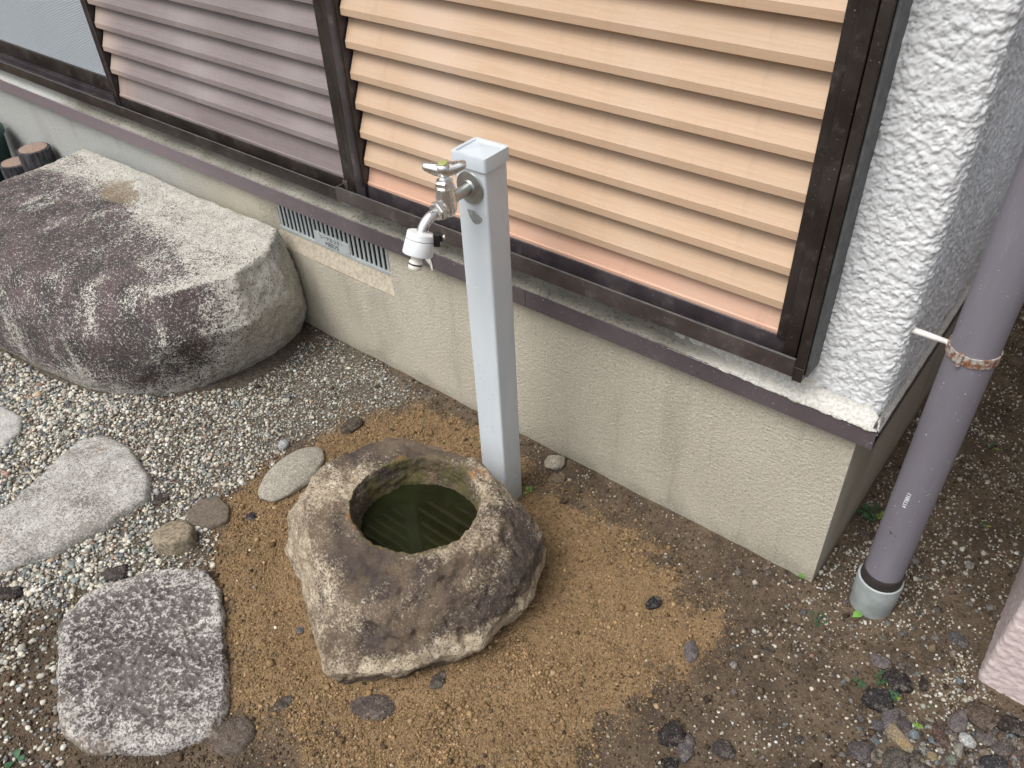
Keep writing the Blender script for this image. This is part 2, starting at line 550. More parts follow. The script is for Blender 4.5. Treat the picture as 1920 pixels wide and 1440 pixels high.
def tube(path, radii, seg=16):
    pts = [Vector(p) for p in path]
    V, F = [], []
    ref = Vector((0, 0, 1))
    for i, p in enumerate(pts):
        t = (pts[min(i + 1, len(pts) - 1)] - pts[max(i - 1, 0)]).normalized()
        if abs(t.dot(ref)) > .95:
            ref = Vector((1, 0, 0))
        a = t.cross(ref).normalized()
        b = t.cross(a)
        r = radii[i] if isinstance(radii, (list, tuple)) else radii
        for k in range(seg):
            an = 2 * math.pi * k / seg
            V.append(tuple(p + a * (r * math.cos(an)) + b * (r * math.sin(an))))
    for i in range(len(pts) - 1):
        for k in range(seg):
            k2 = (k + 1) % seg
            F.append((i * seg + k, (i + 1) * seg + k, (i + 1) * seg + k2, i * seg + k2))
    F.append(tuple(range(seg)))
    n = (len(pts) - 1) * seg
    F.append(tuple(range(n + seg - 1, n - 1, -1)))
    return V, F
def extrude_x(profile, x0, x1, nseg=1):
    """closed (y, z) profile pulled along x"""
    V, F = [], []
    n = len(profile)
    xs = [x0 + (x1 - x0) * k / nseg for k in range(nseg + 1)]
    for x in xs:
        V += [(x, y, z) for y, z in profile]
    for i in range(nseg):
        for k in range(n):
            k2 = (k + 1) % n
            F.append((i * n + k, i * n + k2, (i + 1) * n + k2, (i + 1) * n + k))
    F.append(tuple(range(n - 1, -1, -1)))
    F.append(tuple(range(nseg * n, nseg * n + n)))
    return V, F
def grid_faces(nu, nv):
    i = np.arange(nu - 1)[:, None] * nv + np.arange(nv - 1)[None, :]
    i = i.ravel()
    return np.stack([i, i + nv, i + nv + 1, i + 1], 1)
def text_mesh(name, s, size, M, mat, parent, depth=.0006):
    c = bpy.data.curves.new(name, 'FONT')
    c.body = s
    c.size = size
    c.extrude = depth
    c.align_x = 'CENTER'
    o = bpy.data.objects.new(name, c)
    COL.objects.link(o)
    me = bpy.data.meshes.new_from_object(o.evaluated_get(bpy.context.evaluated_depsgraph_get()))
    bpy.data.objects.remove(o)
    bpy.data.curves.remove(c)
    b = BASE.get(parent.name, Vector((0, 0, 0)))
    me.transform(Matrix.Translation(-b) @ M)
    me.name = name
    me.materials.clear()
    me.materials.append(MAT[mat])
    o = bpy.data.objects.new(name, me)
    place(o, parent)
    return o

# ------------------------------------------------------------------ hull stones
def hull_object(pts, voxel, smooth, cutter=None):
    """convex hull of pts, evenly remeshed and worn round; returns vertices, quads, normals"""
    bm = bmesh.new()
    for p in pts:
        bm.verts.new(p)
    bmesh.ops.convex_hull(bm, input=list(bm.verts))
    bmesh.ops.delete(bm, geom=[v for v in bm.verts if not v.link_faces], context='VERTS')
    bmesh.ops.recalc_face_normals(bm, faces=list(bm.faces))
    me = bpy.data.meshes.new('tmp')
    bm.to_mesh(me)
    bm.free()
    o = bpy.data.objects.new('tmp', me)
    COL.objects.link(o)
    co = None
    if cutter is not None:
        cm = bpy.data.meshes.new('tmpc')
        cm.from_pydata(cutter[0], [], cutter[1])
        cm.update()
        co = bpy.data.objects.new('tmpc', cm)
        COL.objects.link(co)
        md = o.modifiers.new('b', 'BOOLEAN')
        md.operation = 'DIFFERENCE'
        md.object = co
        md.solver = 'EXACT'
    md = o.modifiers.new('r', 'REMESH')
    md.mode = 'VOXEL'
    md.voxel_size = voxel
    md = o.modifiers.new('s', 'SMOOTH')
    md.factor = .5
    md.iterations = smooth
    bpy.context.view_layer.update()
    dg = bpy.context.evaluated_depsgraph_get()
    m2 = bpy.data.meshes.new_from_object(o.evaluated_get(dg))
    n = len(m2.vertices)
    V = np.empty(n * 3, np.float32)
    m2.vertices.foreach_get('co', V)
    N = np.empty(n * 3, np.float32)
    m2.vertices.foreach_get('normal', N)
    V = V.reshape(-1, 3).astype(float)
    N = N.reshape(-1, 3).astype(float)
    lt = np.empty(len(m2.polygons), np.int32)
    m2.polygons.foreach_get('loop_total', lt)
    if (lt == 4).all():
        F = np.empty(len(m2.loops), np.int32)
        m2.loops.foreach_get('vertex_index', F)
        F = F.reshape(-1, 4)
    else:
        F = [tuple(p.vertices) for p in m2.polygons]
    bpy.data.objects.remove(o)
    bpy.data.meshes.remove(me)
    bpy.data.meshes.remove(m2)
    if co is not None:
        cm = co.data
        bpy.data.objects.remove(co)
        bpy.data.meshes.remove(cm)
    return V, F, N
def ring(poly, z, k=1.0):
    P = np.asarray(poly, float)
    c = P.mean(0)
    return [(*(c + (p - c) * k), z) for p in P]

# ------------------------------------------------------------------ footprints on the ground
BOULDER = np.array([(-2.86, -.03), (-1.69, -.02), (-1.62, -.16), (-1.63, -.33), (-1.74, -.46), (-1.96, -.615), (-2.15, -.665), (-2.42, -.69), (-2.7, -.62), (-2.86, -.4)])
BASIN = np.array([(-.97, -.68), (-.795, -.755), (-.661, -.785), (-.549, -.71), (-.480, -.56), (-.465, -.40), (-.51, -.315), (-.70, -.28), (-.95, -.345), (-1.02, -.52)])
SLAB_A = gpoly([(-60, 1010), (0, 975), (95, 872), (150, 822), (195, 813), (245, 835), (283, 892), (277, 932), (200, 985), (100, 1033), (0, 1066), (-60, 1080)], .02)
SLAB_B = gpoly([(104, 1180), (118, 1150), (150, 1112), (220, 1085), (300, 1066), (385, 1062), (410, 1090), (420, 1150), (427, 1250), (425, 1320), (405, 1375), (300, 1408), (160, 1408), (112, 1370), (105, 1290)], .02)
SLAB_C = gpoly([(-80, 765), (0, 758), (42, 778), (38, 808), (10, 832), (-80, 860)], .015)
POSTC = np.array((-.7201, -.2055))

SANDP = gpoly([(425, 940), (470, 905), (560, 860), (650, 800), (720, 775), (800, 770), (900, 800), (985, 905), (1080, 955), (1180, 1015), (1255, 1085), (1310, 1170), (1300, 1225), (1230, 1270), (1160, 1300), (1110, 1350), (1060, 1400), (1020, 1470), (700, 1480), (620, 1400), (540, 1345), (440, 1325), (432, 1230), (412, 1100), (405, 1010)])
GRAVP = gpoly([(-500, 500), (-100, 620), (300, 735), (560, 640), (600, 620), (660, 650), (740, 705), (800, 745), (740, 780), (640, 800), (540, 850), (470, 900), (425, 935), (400, 1010), (400, 1070), (250, 1100), (140, 1110), (105, 1180), (60, 1160), (-50, 1130), (-500, 1300)])
def H(P):
    """height of the garden floor"""
    P = np.asarray(P, float)
    Q = np.zeros((len(P), 3))
    Q[:, :2] = P[:, :2]
    h = fbm(Q, 5.0, 4, 1.0) * .008 + fbm(Q, 40.0, 3, 2.0) * .0035
    s = poly_sd(P, SANDP)
    h += sstep(-.05, .12, s) * .004
    d = np.clip(-poly_sd(P, BASIN), 0, 1)
    h += .004 * np.exp(-(d / .025) ** 2)
    h -= .004 * np.exp(-((d - .06) / .03) ** 2)
    wall = np.clip(-P[:, 1], 0, 9)
    h += np.where(P[:, 0] < 0, .006 * np.exp(-(wall / .05) ** 2), 0)
    return h

# ------------------------------------------------------------------ the setting: garden floor
def axis(lo, hi, step, far):
    a = np.arange(lo, hi + 1e-9, step)
    return np.concatenate([[lo - f for f in reversed(far)], a, [hi + f for f in far]])
FAR = (.05, .15, .4, 1.0, 2.5, 8, 30, 120, 400)
gx = axis(-2.55, .62, .0062, FAR)
gy = axis(-1.42, .55, .0062, FAR)
GX, GY = np.meshgrid(gx, gy, indexing='ij')
GP = np.stack([GX.ravel(), GY.ravel(), np.zeros(GX.size)], 1)
GP[:, 2] = H(GP)
far_ = (np.abs(GP[:, 0] + 1) > 3) | (np.abs(GP[:, 1]) > 3)
GP[far_, 2] = 0
ground = mobj('ground', GP, grid_faces(len(gx), len(gy)), 'ground')
tag(ground, 'brown sand and dark earth of the garden floor', None, None, 'structure')
nz = fbm(GP * [1, 1, 0], 11, 5, 3.0, .6)
attr_f(ground, 'sand', sstep(-.10, .07, poly_sd(GP, SANDP) + nz * .13))
attr_f(ground, 'gravel', sstep(-.04, .05, poly_sd(GP, GRAVP) + nz * .08))

# ------------------------------------------------------------------ house
house = empty('house', (0, 0, 0), 'house wall with louvred shutters above a beige plastered foundation', 'house')
HX0, HY1 = -9.0, 5.0
# foundation, with the recess for the vent
VX0, VX1, VZ0, VZ1 = -1.838, -1.266, .283, .47
mb = MB()
xs = [HX0, VX0, VX1, 0.0]
zs = [-.3, VZ0, VZ1, .50]
for i in range(3):
    for k in range(3):
        if i == 1 and k == 1:
            continue
        mb.add([(xs[i], 0, zs[k]), (xs[i + 1], 0, zs[k]), (xs[i + 1], 0, zs[k + 1]), (xs[i], 0, zs[k + 1])], [(0, 1, 2, 3)])
mb.add([(0, 0, -.3), (0, HY1, -.3), (0, HY1, .50), (0, 0, .50)], [(0, 1, 2, 3)])
mb.add([(HX0, 0, .50), (0, 0, .50), (0, HY1, .50), (HX0, HY1, .50)], [(0, 1, 2, 3)])
RD = .024
mb.add([(VX0, 0, VZ0), (VX0 + .065, RD, VZ0), (VX0 + .065, RD, VZ1), (VX0, 0, VZ1)], [(0, 1, 2, 3)])
mb.add([(VX1, 0, VZ0), (VX1 - .03, RD, VZ0), (VX1 - .03, RD, VZ1), (VX1, 0, VZ1)], [(3, 2, 1, 0)])
mb.add([(VX0, 0, VZ1), (VX1, 0, VZ1), (VX1 - .03, RD, VZ1), (VX0 + .065, RD, VZ1)], [(0, 1, 2, 3)])
bm = bmesh.new()
me = bpy.data.meshes.new('foundation')
me.from_pydata(mb.V, [], mb.F)
bm.from_mesh(me)
bmesh.ops.remove_doubles(bm, verts=list(bm.verts), dist=1e-5)
ce = [e for e in bm.edges if all(abs(v.co.x) < 1e-5 and abs(v.co.y) < 1e-5 for v in e.verts)]
bmesh.ops.bevel(bm, geom=ce, offset=.004, segments=3, affect='EDGES')
bm.to_mesh(me)
bm.free()
me.materials.append(MAT['foundation'])
foundation = bpy.data.objects.new('foundation', me)
place(foundation, house)
# sloped smooth sill of the recess
mb = MB().add([(VX0, .001, VZ0), (VX1, .001, VZ0), (VX1 - .03, RD, VZ0 + .050), (VX0 + .065, RD, VZ0 + .050)], [(0, 1, 2, 3)])
mobj('vent_sill', mb.V, mb.F, 'smooth_mortar', house, False)
# vent grille
GZ0, GZ1, GXa, GXb = VZ0 + .048, .475, VX0 + .075, VX1 - .034
grille = mobj('vent_grille', *box(GXa - .012, GXb + .012, RD - .004, RD + .003, GZ0, GZ0 + .012, .001), 'grille', house)
gtop = mobj('frame', *box(GXa - .012, GXb + .012, RD - .003, RD + .003, GZ1 - .01, GZ1), 'grille', grille)
NB = 24
pit = (GXb - GXa) / NB
barV, barF = box(-pit * .235, pit * .235, RD - .0025, RD + .0015, GZ0 + .008, GZ1 - .006, .0009)
bar0 = None
for k in range(NB + 1):
    x = GXa + k * pit
    if bar0 is None:
        b = mobj('bar', barV, barF, 'grille', grille)
        bar0 = b
    else:
        b = bar0.copy()
        place(b, grille)
    b.location = (x, 0, 0)
    if k < NB:      # round foot of each slot
        pass
mobj('plate', *box(GXa + 8 * pit, GXa + 16 * pit, RD - .005, RD + .002, GZ0 + .004, GZ0 + .047, .0015), 'grille', grille)
Mtx = Matrix.Translation((GXa + 12 * pit, RD - .0052, GZ0 + .030)) @ Matrix.Rotation(R(90), 4, 'X')
text_mesh('lettering', 'コードルコオー', .015, Mtx, 'sealant', grille, .0005)
Mtx = Matrix.Translation((GXa + 12 * pit, RD - .0052, GZ0 + .011)) @ Matrix.Rotation(R(90), 4, 'X')
text_mesh('lettering', 'MERVS', .020, Mtx, 'sealant', grille, .0005)
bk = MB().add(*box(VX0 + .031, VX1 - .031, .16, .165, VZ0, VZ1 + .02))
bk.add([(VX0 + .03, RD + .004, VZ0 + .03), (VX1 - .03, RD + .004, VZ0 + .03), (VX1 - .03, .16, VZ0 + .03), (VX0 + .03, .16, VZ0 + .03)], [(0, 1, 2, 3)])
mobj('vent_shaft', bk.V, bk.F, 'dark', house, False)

# flashing: front strips and the side strip
FZ0, FZ1, FY, FX = .458, .503, -.028, .033
def flash_front(x0, x1, lift=0.0):
    y = FY - lift
    pr = [(y, FZ0), (y, FZ1), (-.001, .516), (.002, .516), (.002, .47), (y + .010, .47), (y + .010, FZ0)]
    return mobj('flashing', *extrude_x(pr[::-1], x0, x1), 'flashing', house, False)
flash_front(HX0, -3.02)
flash_front(-3.025, -.775, .0012)
flash_front(-.78, FX)
pr = [(FX, FZ0), (FX, FZ1), (.027, .516), (.024, .516), (.024, .47), (FX - .008, .47), (FX - .008, FZ0)]
V, F = extrude_x(pr, -FY * -1 + .0005, HY1)
mobj('flashing', [(b, a, c) for a, b, c in V], F, 'flashing', house, False)
# dried white splash on the flashing below the tap
def on_wall(u, v, y):
    d = _M @ np.array(((u - 960) / FPX, -(v - 720) / FPX, -1.0))
    return CAM_LOC + (y - CAM_LOC[1]) / d[1] * d
pl = [on_wall(u, v, FY - .0032) for u, v in [(791, 468), (800, 473), (806, 482), (810, 494), (812, 506), (809, 507), (806, 497), (800, 490), (794, 480)]]
mobj('paint_splash', pl, [tuple(range(len(pl) - 1, -1, -1))], 'whitepaint', house, False)
# mortar band under the shutters, with crumbly grit on the flashing top
def strip(xa, xb, step, prof, amp, seed, sc=60):
    xs = np.arange(xa, xb + step / 2, step)
    n = len(prof)
    P = np.zeros((len(xs), n, 3))
    for k, (y, z) in enumerate(prof):
        P[:, k] = np.stack([xs, np.full(len(xs), y), np.full(len(xs), z)], 1)
    P = P.reshape(-1, 3)
    d = fbm(P, sc, 4, seed) * amp
    P[:, 1] -= d
    P[:, 2] += d * .4
    return P, grid_faces(len(xs), n)
prof = [(-.0265, .5040)] + [(-.0245 + .0225 * t, .5085 + .0095 * t) for t in (0, .2, .4, .6, .8, 1)] + [(0.0, .522 + .0064 * k) for k in range(6)]
P_, F_ = strip(-3.9, -.10, .005, prof, .0035, 4.0)
mobj('sill_mortar', P_, F_[:, ::-1], 'mortar', house)
# white paint lapped over the flashing near the corner
xs = np.arange(-.40, FX + .0015, .003)
P_ = []
ed = fbm(np.stack([xs * 1.0, xs * 0, xs * 0], 1), 22, 5, 9.0, .65)
for i, x in enumerate(xs):
    k = float(sstep(-.40, -.10, np.array(x)))
    zl = FZ1 - .0008 - max(0.0, (.0035 + .014 * ed[i]) * k)
    th = .0004 + .0016 * k
    kz = -.0035 * (1 - k)
    P_ += [(x, FY - .0002, zl), (x, FY - th, zl + .001), (x, FY - th, FZ1 - .001), (x, FY + .003, FZ1 + .005 + kz), (x, -.012, .5145 + kz), (x, -.002, .5205 + kz), (x, .0, .530 + kz)]
P_ = np.array(P_)
P_[:, 2] += fbm(P_, 110, 4, 5.0) * .0040 * sstep(-.40, -.2, P_[:, 0])
P_[:, 1] -= np.abs(fbm(P_, 120, 3, 5.5)) * .0035 * sstep(-.40, -.2, P_[:, 0])
mitre = lambda d: FZ1 + .004 + np.clip(d, 0, 1) * .75
P_[:, 2] = np.minimum(P_[:, 2], mitre(FX + .001 - P_[:, 0]))
mobj('paint_edge', P_, grid_faces(len(xs), 7)[:, ::-1], 'whitepaint', house)
ys = np.arange(FY, 1.2, .004)
P_ = []
for i, y in enumerate(ys):
    e = float(fbm(np.array([(y, 3.3, 0)]), 25, 4, 2.0)[0])
    zl = FZ1 - .002 - max(0, .004 + .014 * e)
    P_ += [(FX + .0002, y, zl), (FX + .0018, y, zl + .001), (FX + .0018, y, FZ1), (FX - .002, y, FZ1 + .006), (.0275, y, .519), (.0262, y, .530)]
P_ = np.array(P_)
P_[:, 2] += fbm(P_, 110, 4, 5.0) * .0030
P_[:, 2] = np.minimum(P_[:, 2], mitre(P_[:, 1] - FY + .001))
mobj('paint_edge', P_, grid_faces(len(ys), 6), 'whitepaint', house)

# rough white stucco round the corner
SXc, RC = .026, .024
s_front = np.arange(-.125, SXc - RC, .0020)
arc = np.linspace(0, math.pi / 2, 18)[1:-1]
s_side = np.concatenate([np.arange(RC, .36, .0022), np.arange(.36, 1.6, .010)])
path = [((x, 0.0), (0, -1)) for x in s_front] + [((SXc - RC + RC * math.sin(a), RC - RC * math.cos(a)), (math.sin(a), -math.cos(a))) for a in arc] + [((SXc, y), (1, 0)) for y in s_side]
zz = np.concatenate([np.arange(.510, 1.34, .0020), [1.5, 1.8, 2.4]])
PP = np.array([p for p, n in path])
NN = np.array([n for p, n in path])
V = np.zeros((len(path), len(zz), 3))
V[:, :, :2] = PP[:, None, :]
V[:, :, 2] = zz[None, :]
N3 = np.zeros_like(V)
N3[:, :, :2] = NN[:, None, :]
Vf, Nf = V.reshape(-1, 3), N3.reshape(-1, 3)
q = Vf * [1, 1, .9]
warp = np.stack([fbm(q, 30, 2, 1.0), fbm(q, 30, 2, 2.0), fbm(q, 30, 2, 3.0)], 1) * .012
cr = np.abs(fbm(q + warp, 105, 2, 6.0))
d = -.0020 * np.exp(-(cr / .05) ** 2) + .0024 * np.tanh(2.4 * fbm(q + warp, 80, 3, 7.0)) + fbm(q, 150, 2, 8.0) * .0022
d *= sstep(.508, .522, Vf[:, 2])
Vf = Vf + Nf * d[:, None]
mobj('stucco_wall', Vf, grid_faces(len(path), len(zz)), 'stucco', house)
mobj('upper_wall', *box(HX0, SXc - .008, .075, HY1, .517, 2.75), 'stucco', house, False)
mobj('upper_wall', *box(HX0, -.126, .002, .074, 1.95, 2.75), 'stucco', house, False)

# --- tan louvred panel (right) -------------------------------------------------
def slat_profile(ys, h=.070):
    return [(ys + .026, h - .006), (ys + .0175, h - .006), (ys - .0035, .0190), (ys - .0055, .0165), (ys - .0055, .0015), (ys - .003, 0), (ys + .012, .0010), (ys + .022, .006)]
def louvre(name, label, x0, x1, ys, z0, n, mat, botmat, zr0, zr1, stile_l, stile_r, st_y):
    p = mobj(name, *box(x0 - .002, x1 + .002, ys + .034, ys + .038, zr0, z0 + .07 * n), 'dark', house, False)  # near-black sheet put in to darken the gaps between slats
    tag(p, label)
    base = None
    for i in range(n):
        if base is None:
            VF = extrude_x(slat_profile(ys), x0 + .004, x1, 1)
            o = mobj('slat', VF[0], VF[1], mat, p, True, 25)
            base = o
        else:
            o = base.copy()
            place(o, p)
        o.location = (0, random.uniform(-.0008, .0008), z0 + .07 * i + random.uniform(-.0005, .0005))
    pr = [(ys + .026, z0 + .014), (ys + .020, z0 + .014), (ys + .0005, zr1 + .008), (ys - .003, zr1 + .006), (ys - .003, zr1), (ys + .016, zr1)]
    mobj('kick_board', *extrude_x(pr, x0 + .001, x1 - .0005), botmat, p, True, 25)
    return p
LZ0 = .6816
tanp = louvre('louvred_panel', 'tan louvred panel with broad slats and a pinkish lowest board', -1.278, -.182, -.02, LZ0, 18, 'tan', 'pink', .585, .628, 0, 0, 0)
mobj('bottom_rail', *box(-1.277, -.160, -.026, -.012, .582, .628, .002), 'bronze2', tanp)
mobj('stile', *box(-1.312, -1.2785, -.034, -.004, .580, 1.94, .002), 'bronze2', tanp)
mobj('stile_bead', *box(-1.2885, -1.2790, -.038, -.0345, .63, 1.94, .001), 'bronze', tanp)
mobj('stile', *box(-.1815, -.1615, -.034, -.004, .6285, 1.94, .002), 'bronze', tanp)
mobj('stile', *box(-.1595, -.1345, -.048, -.004, .600, 1.94, .002), 'bronze', tanp)
mobj('outer_frame', *box(-.1290, -.1110, -.060, -.002, .570, 1.94, .002), 'bronze', tanp)
mobj('sealant_strip', *box(-.1105, -.1045, -.050, .004, .578, 1.94, .002), 'sealant', tanp)
mobj('groove', *box(-.1340, -.1295, -.035, -.004, .60, 1.94), 'dark', tanp)
# outer track with its bracket end
trk = mobj('shutter_track', *box(-1.363, -.1292, -.0605, -.0565, .575, .614, .0012), 'rail', house)
tag(trk, 'brown outer shutter track below the tan louvres')
mobj('track_floor', *box(-1.362, -.1292, -.056, -.003, .576, .580), 'rail', trk)
mobj('bracket', *box(-1.3625, -1.3585, -.056, -.0345, .575, .614, .001), 'rail', trk)
mobj('bracket', *box(-1.3625, -1.345, -.034, -.030, .578, .622, .001), 'rail', trk)
mobj('bracket_foot', *box(-1.361, -1.325, -.052, -.006, .566, .5745, .001), 'grille', trk)
mobj('track_end_cap', *box(-.1286, -.1105, -.0625, -.0605, .570, .600, .0008), 'bronze', trk)
mobj('edge_strip', *box(-1.350, -.1295, -.0600, -.0570, .6142, .6149), 'sealant', trk, False)  # paler strip along the top edge of the outer track
# --- mauve sliding shutter (left) ------------------------------------------------
mau = louvre('louvred_shutter', 'mauve brown louvred sliding shutter beside the window', -2.488, -1.392, .002, .6815, 18, 'mauve', 'mauve', .568, .607, 0, 0, 0)
mobj('bottom_rail', *box(-2.489, -1.392, -.004, .012, .565, .607, .002), 'bronze', mau)
mobj('stile', *box(-1.391, -1.3555, -.006, .014, .566, 1.94, .002), 'bronze', mau)
mobj('stile', *box(-1.3535, -1.318, -.012, .014, .566, 1.94, .002), 'bronze', mau)
mobj('stile', *box(-2.524, -2.4895, -.006, .020, .566, 1.94, .002), 'bronze', mau)
mobj('stile_bead', *box(-2.4975, -2.4900, -.009, -.0065, .60, 1.94, .0008), 'bronze2', mau)
trl = mobj('window_track', *box(-3.9, -1.364, -.032, -.028, .553, .588, .0012), 'bronze', house)
mobj('track_floor', *box(-3.9, -1.364, -.0275, .05, .556, .562), 'bronze2', trl)
for yy, zt in ((-.016, .574), (.024, .578), (.034, .580)):
    mobj('track_rib', *box(-3.9, -1.40 if yy < 0 else -2.53, yy - .002, yy + .002, .5625, zt, .0006), 'bronze2', trl)
mobj('edge_strip', *box(-3.9, -1.366, -.0315, -.0285, .5882, .5888), 'sealant', trl, False)  # paler strip along the top edge of the window track
# --- window at the far left --------------------------------------------------------
win = mobj('window', *box(-3.9, -2.535, .034, .052, .580, .634, .003), 'bronze', house)
tag(win, 'window with frosted glass in a dark bronze sash')
mobj('stile', *box(-2.612, -2.5355, .033, .053, .636, 1.94, .003), 'bronze', win)
mobj('pane', *box(-3.9, -2.600, .042, .046, .630, 1.94), 'glass', win, False)
# unseen roof overhang above the wall, added for its shade
mobj('shade_eave', *box(HX0, .06, -.55, .50, 2.72, 2.80), 'bronze2', house, False)

# ------------------------------------------------------------------ pink garden wall at the right
WX, WY = .353, -.024
s1 = np.arange(.0, 1.2, .006)
path = [((WX, y), (-1, 0)) for y in np.concatenate([np.linspace(4.5, .95, 6), np.arange(.9, WY + .012, -.004)])]
path += [((WX + .012 - .012 * math.cos(a), WY + .012 - .012 * math.sin(a)), (-math.cos(a), -math.sin(a))) for a in np.linspace(0, math.pi / 2, 6)]
path += [((x, WY), (0, -1)) for x in np.concatenate([np.arange(WX + .016, .60, .004), [.8, 1.2]])]
zz = np.concatenate([np.arange(-.05, .40, .004), [.5, .7, .95]])
V = np.zeros((len(path), len(zz), 3))
V[:, :, :2] = np.array([p for p, n in path])[:, None, :]
V[:, :, 2] = zz[None, :]
N3 = np.zeros_like(V)
N3[:, :, :2] = np.array([n for p, n in path])[:, None, :]
Vf, Nf = V.reshape(-1, 3), N3.reshape(-1, 3)
warp = np.stack([fbm(Vf, 25, 2, 1.0), fbm(Vf, 25, 2, 2.0), fbm(Vf, 25, 2, 3.0)], 1) * .014
d = -.002 * np.exp(-(np.abs(fbm(Vf + warp, 95, 2, 6.5)) / .06) ** 2) + fbm(Vf + warp, 75, 3, 7.5) * .003 + fbm(Vf, 150, 2, 8.0) * .0012
Vf = Vf + Nf * d[:, None]
pw = mobj('garden_wall', Vf, grid_faces(len(path), len(zz)), 'pinkwall', None, org=(WX + .2, WY, 0))
tag(pw, 'pale pink rough stucco wall end at the right edge', 'wall')
mobj('wall_cap', *box(WX - .012, 1.2, WY - .012, 4.5, .951, 1.0, .01), 'pinkwall', pw)

# ------------------------------------------------------------------ granite boulder
pts = []
pts += [(x, y, .366) for x, y in [(-2.81, -.045), (-2.3, -.035), (-1.725, -.025), (-1.645, -.12), (-1.615, -.26)]]
pts += [(x, y, .352) for x, y in [(-1.715, -.425), (-2.15, -.600), (-2.5, -.64), (-2.80, -.5)]]
pts += [(x, y, .22) for x, y in [(-2.86, -.03), (-1.70, -.008), (-1.595, -.12), (-1.575, -.28), (-1.685, -.48), (-1.95, -.635), (-2.3, -.69), (-2.7, -.62), (-2.86, -.4)]]
pts += [(x, y, .08) for x, y in [(-2.85, -.03), (-1.685, -.008), (-1.64, -.15), (-1.66, -.32), (-1.735, -.46), (-1.80, -.545), (-1.96, -.63), (-2.15, -.68), (-2.42, -.71), (-2.7, -.62)]]
pts += [(x, y, -.10) for x, y in [(-2.8, -.06), (-1.74, -.05), (-1.73, -.2), (-1.80, -.45), (-2.0, -.58), (-2.4, -.64), (-2.7, -.55)]]
V, F, N = hull_object(pts, .0062, 6)
d = fbm(V, 3.0, 4, 1.0) * .012 + fbm(V, 14, 4, 2.0) * .0045 + fbm(V, 60, 3, 3.0) * .0028
rough = sstep(-1.85, -1.65, V[:, 0]) * sstep(.6, .2, N[:, 2])
d += rough * (fbm(V, 34, 4, 4.0) * .006)
V2 = V + N * d[:, None]
V2[:, 1] = np.minimum(V2[:, 1], -.004)
boulder = mobj('boulder', V2, F, 'boulder', None, org=(-2.2, -.33, 0))
tag(boulder, 'big flat-topped granite boulder with dark purple staining against the house', 'boulder')
top = sstep(.45, .8, N[:, 2])
along = V[:, 0] + 1.65
back = -V[:, 1]
band = .17 + .10 * sstep(-.9, 0, along) - .05 * sstep(-1.05, -1.2, along)
li_top = sstep(-.14, .16, back - band + fbm(V * [.7, 1.4, 1], 7, 4, 5.0) * .20)
front = sstep(-1.50, -1.74, V[:, 0] - .55 * (V[:, 1] + .42) + fbm(V, 6, 3, 6.0) * .2) * sstep(-.20, -.40, V[:, 1])  # dark growth, with the front face's shade painted in too
low = sstep(.0, .13, V[:, 2] + fbm(V, 7, 3, 8.0) * .07)
li = np.where(N[:, 2] > .6, li_top, np.maximum(li_top * .0, front) * (.35 + .65 * low))
k = sstep(.4, .75, N[:, 2])
li = k * li_top * sstep(-1.60, -1.80, V[:, 0] - .35 * (V[:, 1] + .3)) + (1 - k) * front * (.30 + .70 * low)
li *= sstep(-2.86, -2.70, V[:, 0] - .5 * np.clip(V[:, 1] + .25, -1, 0)) * .5 + .5
streak = fbm(V * [1, 1, .12], 22, 4, 9.0)
li = np.clip(li * (1.0 - .50 * sstep(.0, .55, fbm(V * [1.6, .8, .5], 8, 5, 7.0)) - (1 - k) * .38 * sstep(-.05, .5, streak)), 0, 1)
attr_f(boulder, 'lichen_shade', .04 + .88 * li)
c = np.hypot((V[:, 0] + 2.36) / .16, (V[:, 1] + .17) / .07)
attr_f(boulder, 'stain', sstep(1.2, .3, c + fbm(V, 12, 3, 1.5) * .8) * .7 + .38 * (1 - k) * sstep(.0, .5, fbm(V, 9, 4, 2.5)))

# ------------------------------------------------------------------ stone basin with its water
HC = np.array((-.718, -.492))
cut = lathe([(.060, .045), (.098, .065), (.112, .105), (.122, .16), (.129, .21), (.142, .30)], 40)
ang = R(35)
cv = [(HC[0] + (x * math.cos(ang) * 1.06 - y * math.sin(ang) * .97), HC[1] + (x * math.sin(ang) * 1.06 + y * math.cos(ang) * .97), z) for x, y, z in cut[0]]
pts = [(x, y, .238) for x, y in [(-.905, -.375), (-.81, -.335), (-.69, -.322), (-.575, -.37), (-.96, -.49), (-.955, -.58), (-.91, -.645)]]
pts += [(x, y, .218) for x, y in [(-.83, -.660), (-.715, -.69), (-.575, -.60), (-.525, -.47)]]
pts += [(x, y, .145) for x, y in [(-1.015, -.51), (-.99, -.64), (-.85, -.708), (-.715, -.760), (-.60, -.70), (-.505, -.58), (-.455, -.46), (-.49, -.335), (-.70, -.285), (-.93, -.34)]]
pts += [(x, y, .06) for x, y in [(-.985, -.672), (-.82, -.755), (-.664, -.828), (-.556, -.750), (-.462, -.600), (-.445, -.44), (-.50, -.315), (-.7, -.275), (-.95, -.345), (-1.015, -.52)]]
pts += [(x, y, -.05) for x, y in [(-.94, -.65), (-.80, -.725), (-.662, -.785), (-.58, -.72), (-.51, -.57), (-.51, -.42), (-.54, -.34), (-.7, -.30), (-.92, -.37), (-.98, -.52)]]
V, F, N = hull_object(pts, .0040, 9, (cv, cut[1]))
inside = np.hypot(V[:, 0] - HC[0], V[:, 1] - HC[1])
hole = sstep(.150, .128, inside) * sstep(.04, .06, V[:, 2])
d = fbm(V, 6.0, 4, 11.0) * .016 * (1 - hole * .75) + fbm(V, 24, 4, 12.0) * .009 + fbm(V, 85, 3, 13.0) * .0032
gro = fbm(V * [.6, 1.6, 1.2], 17, 4, 14.0)
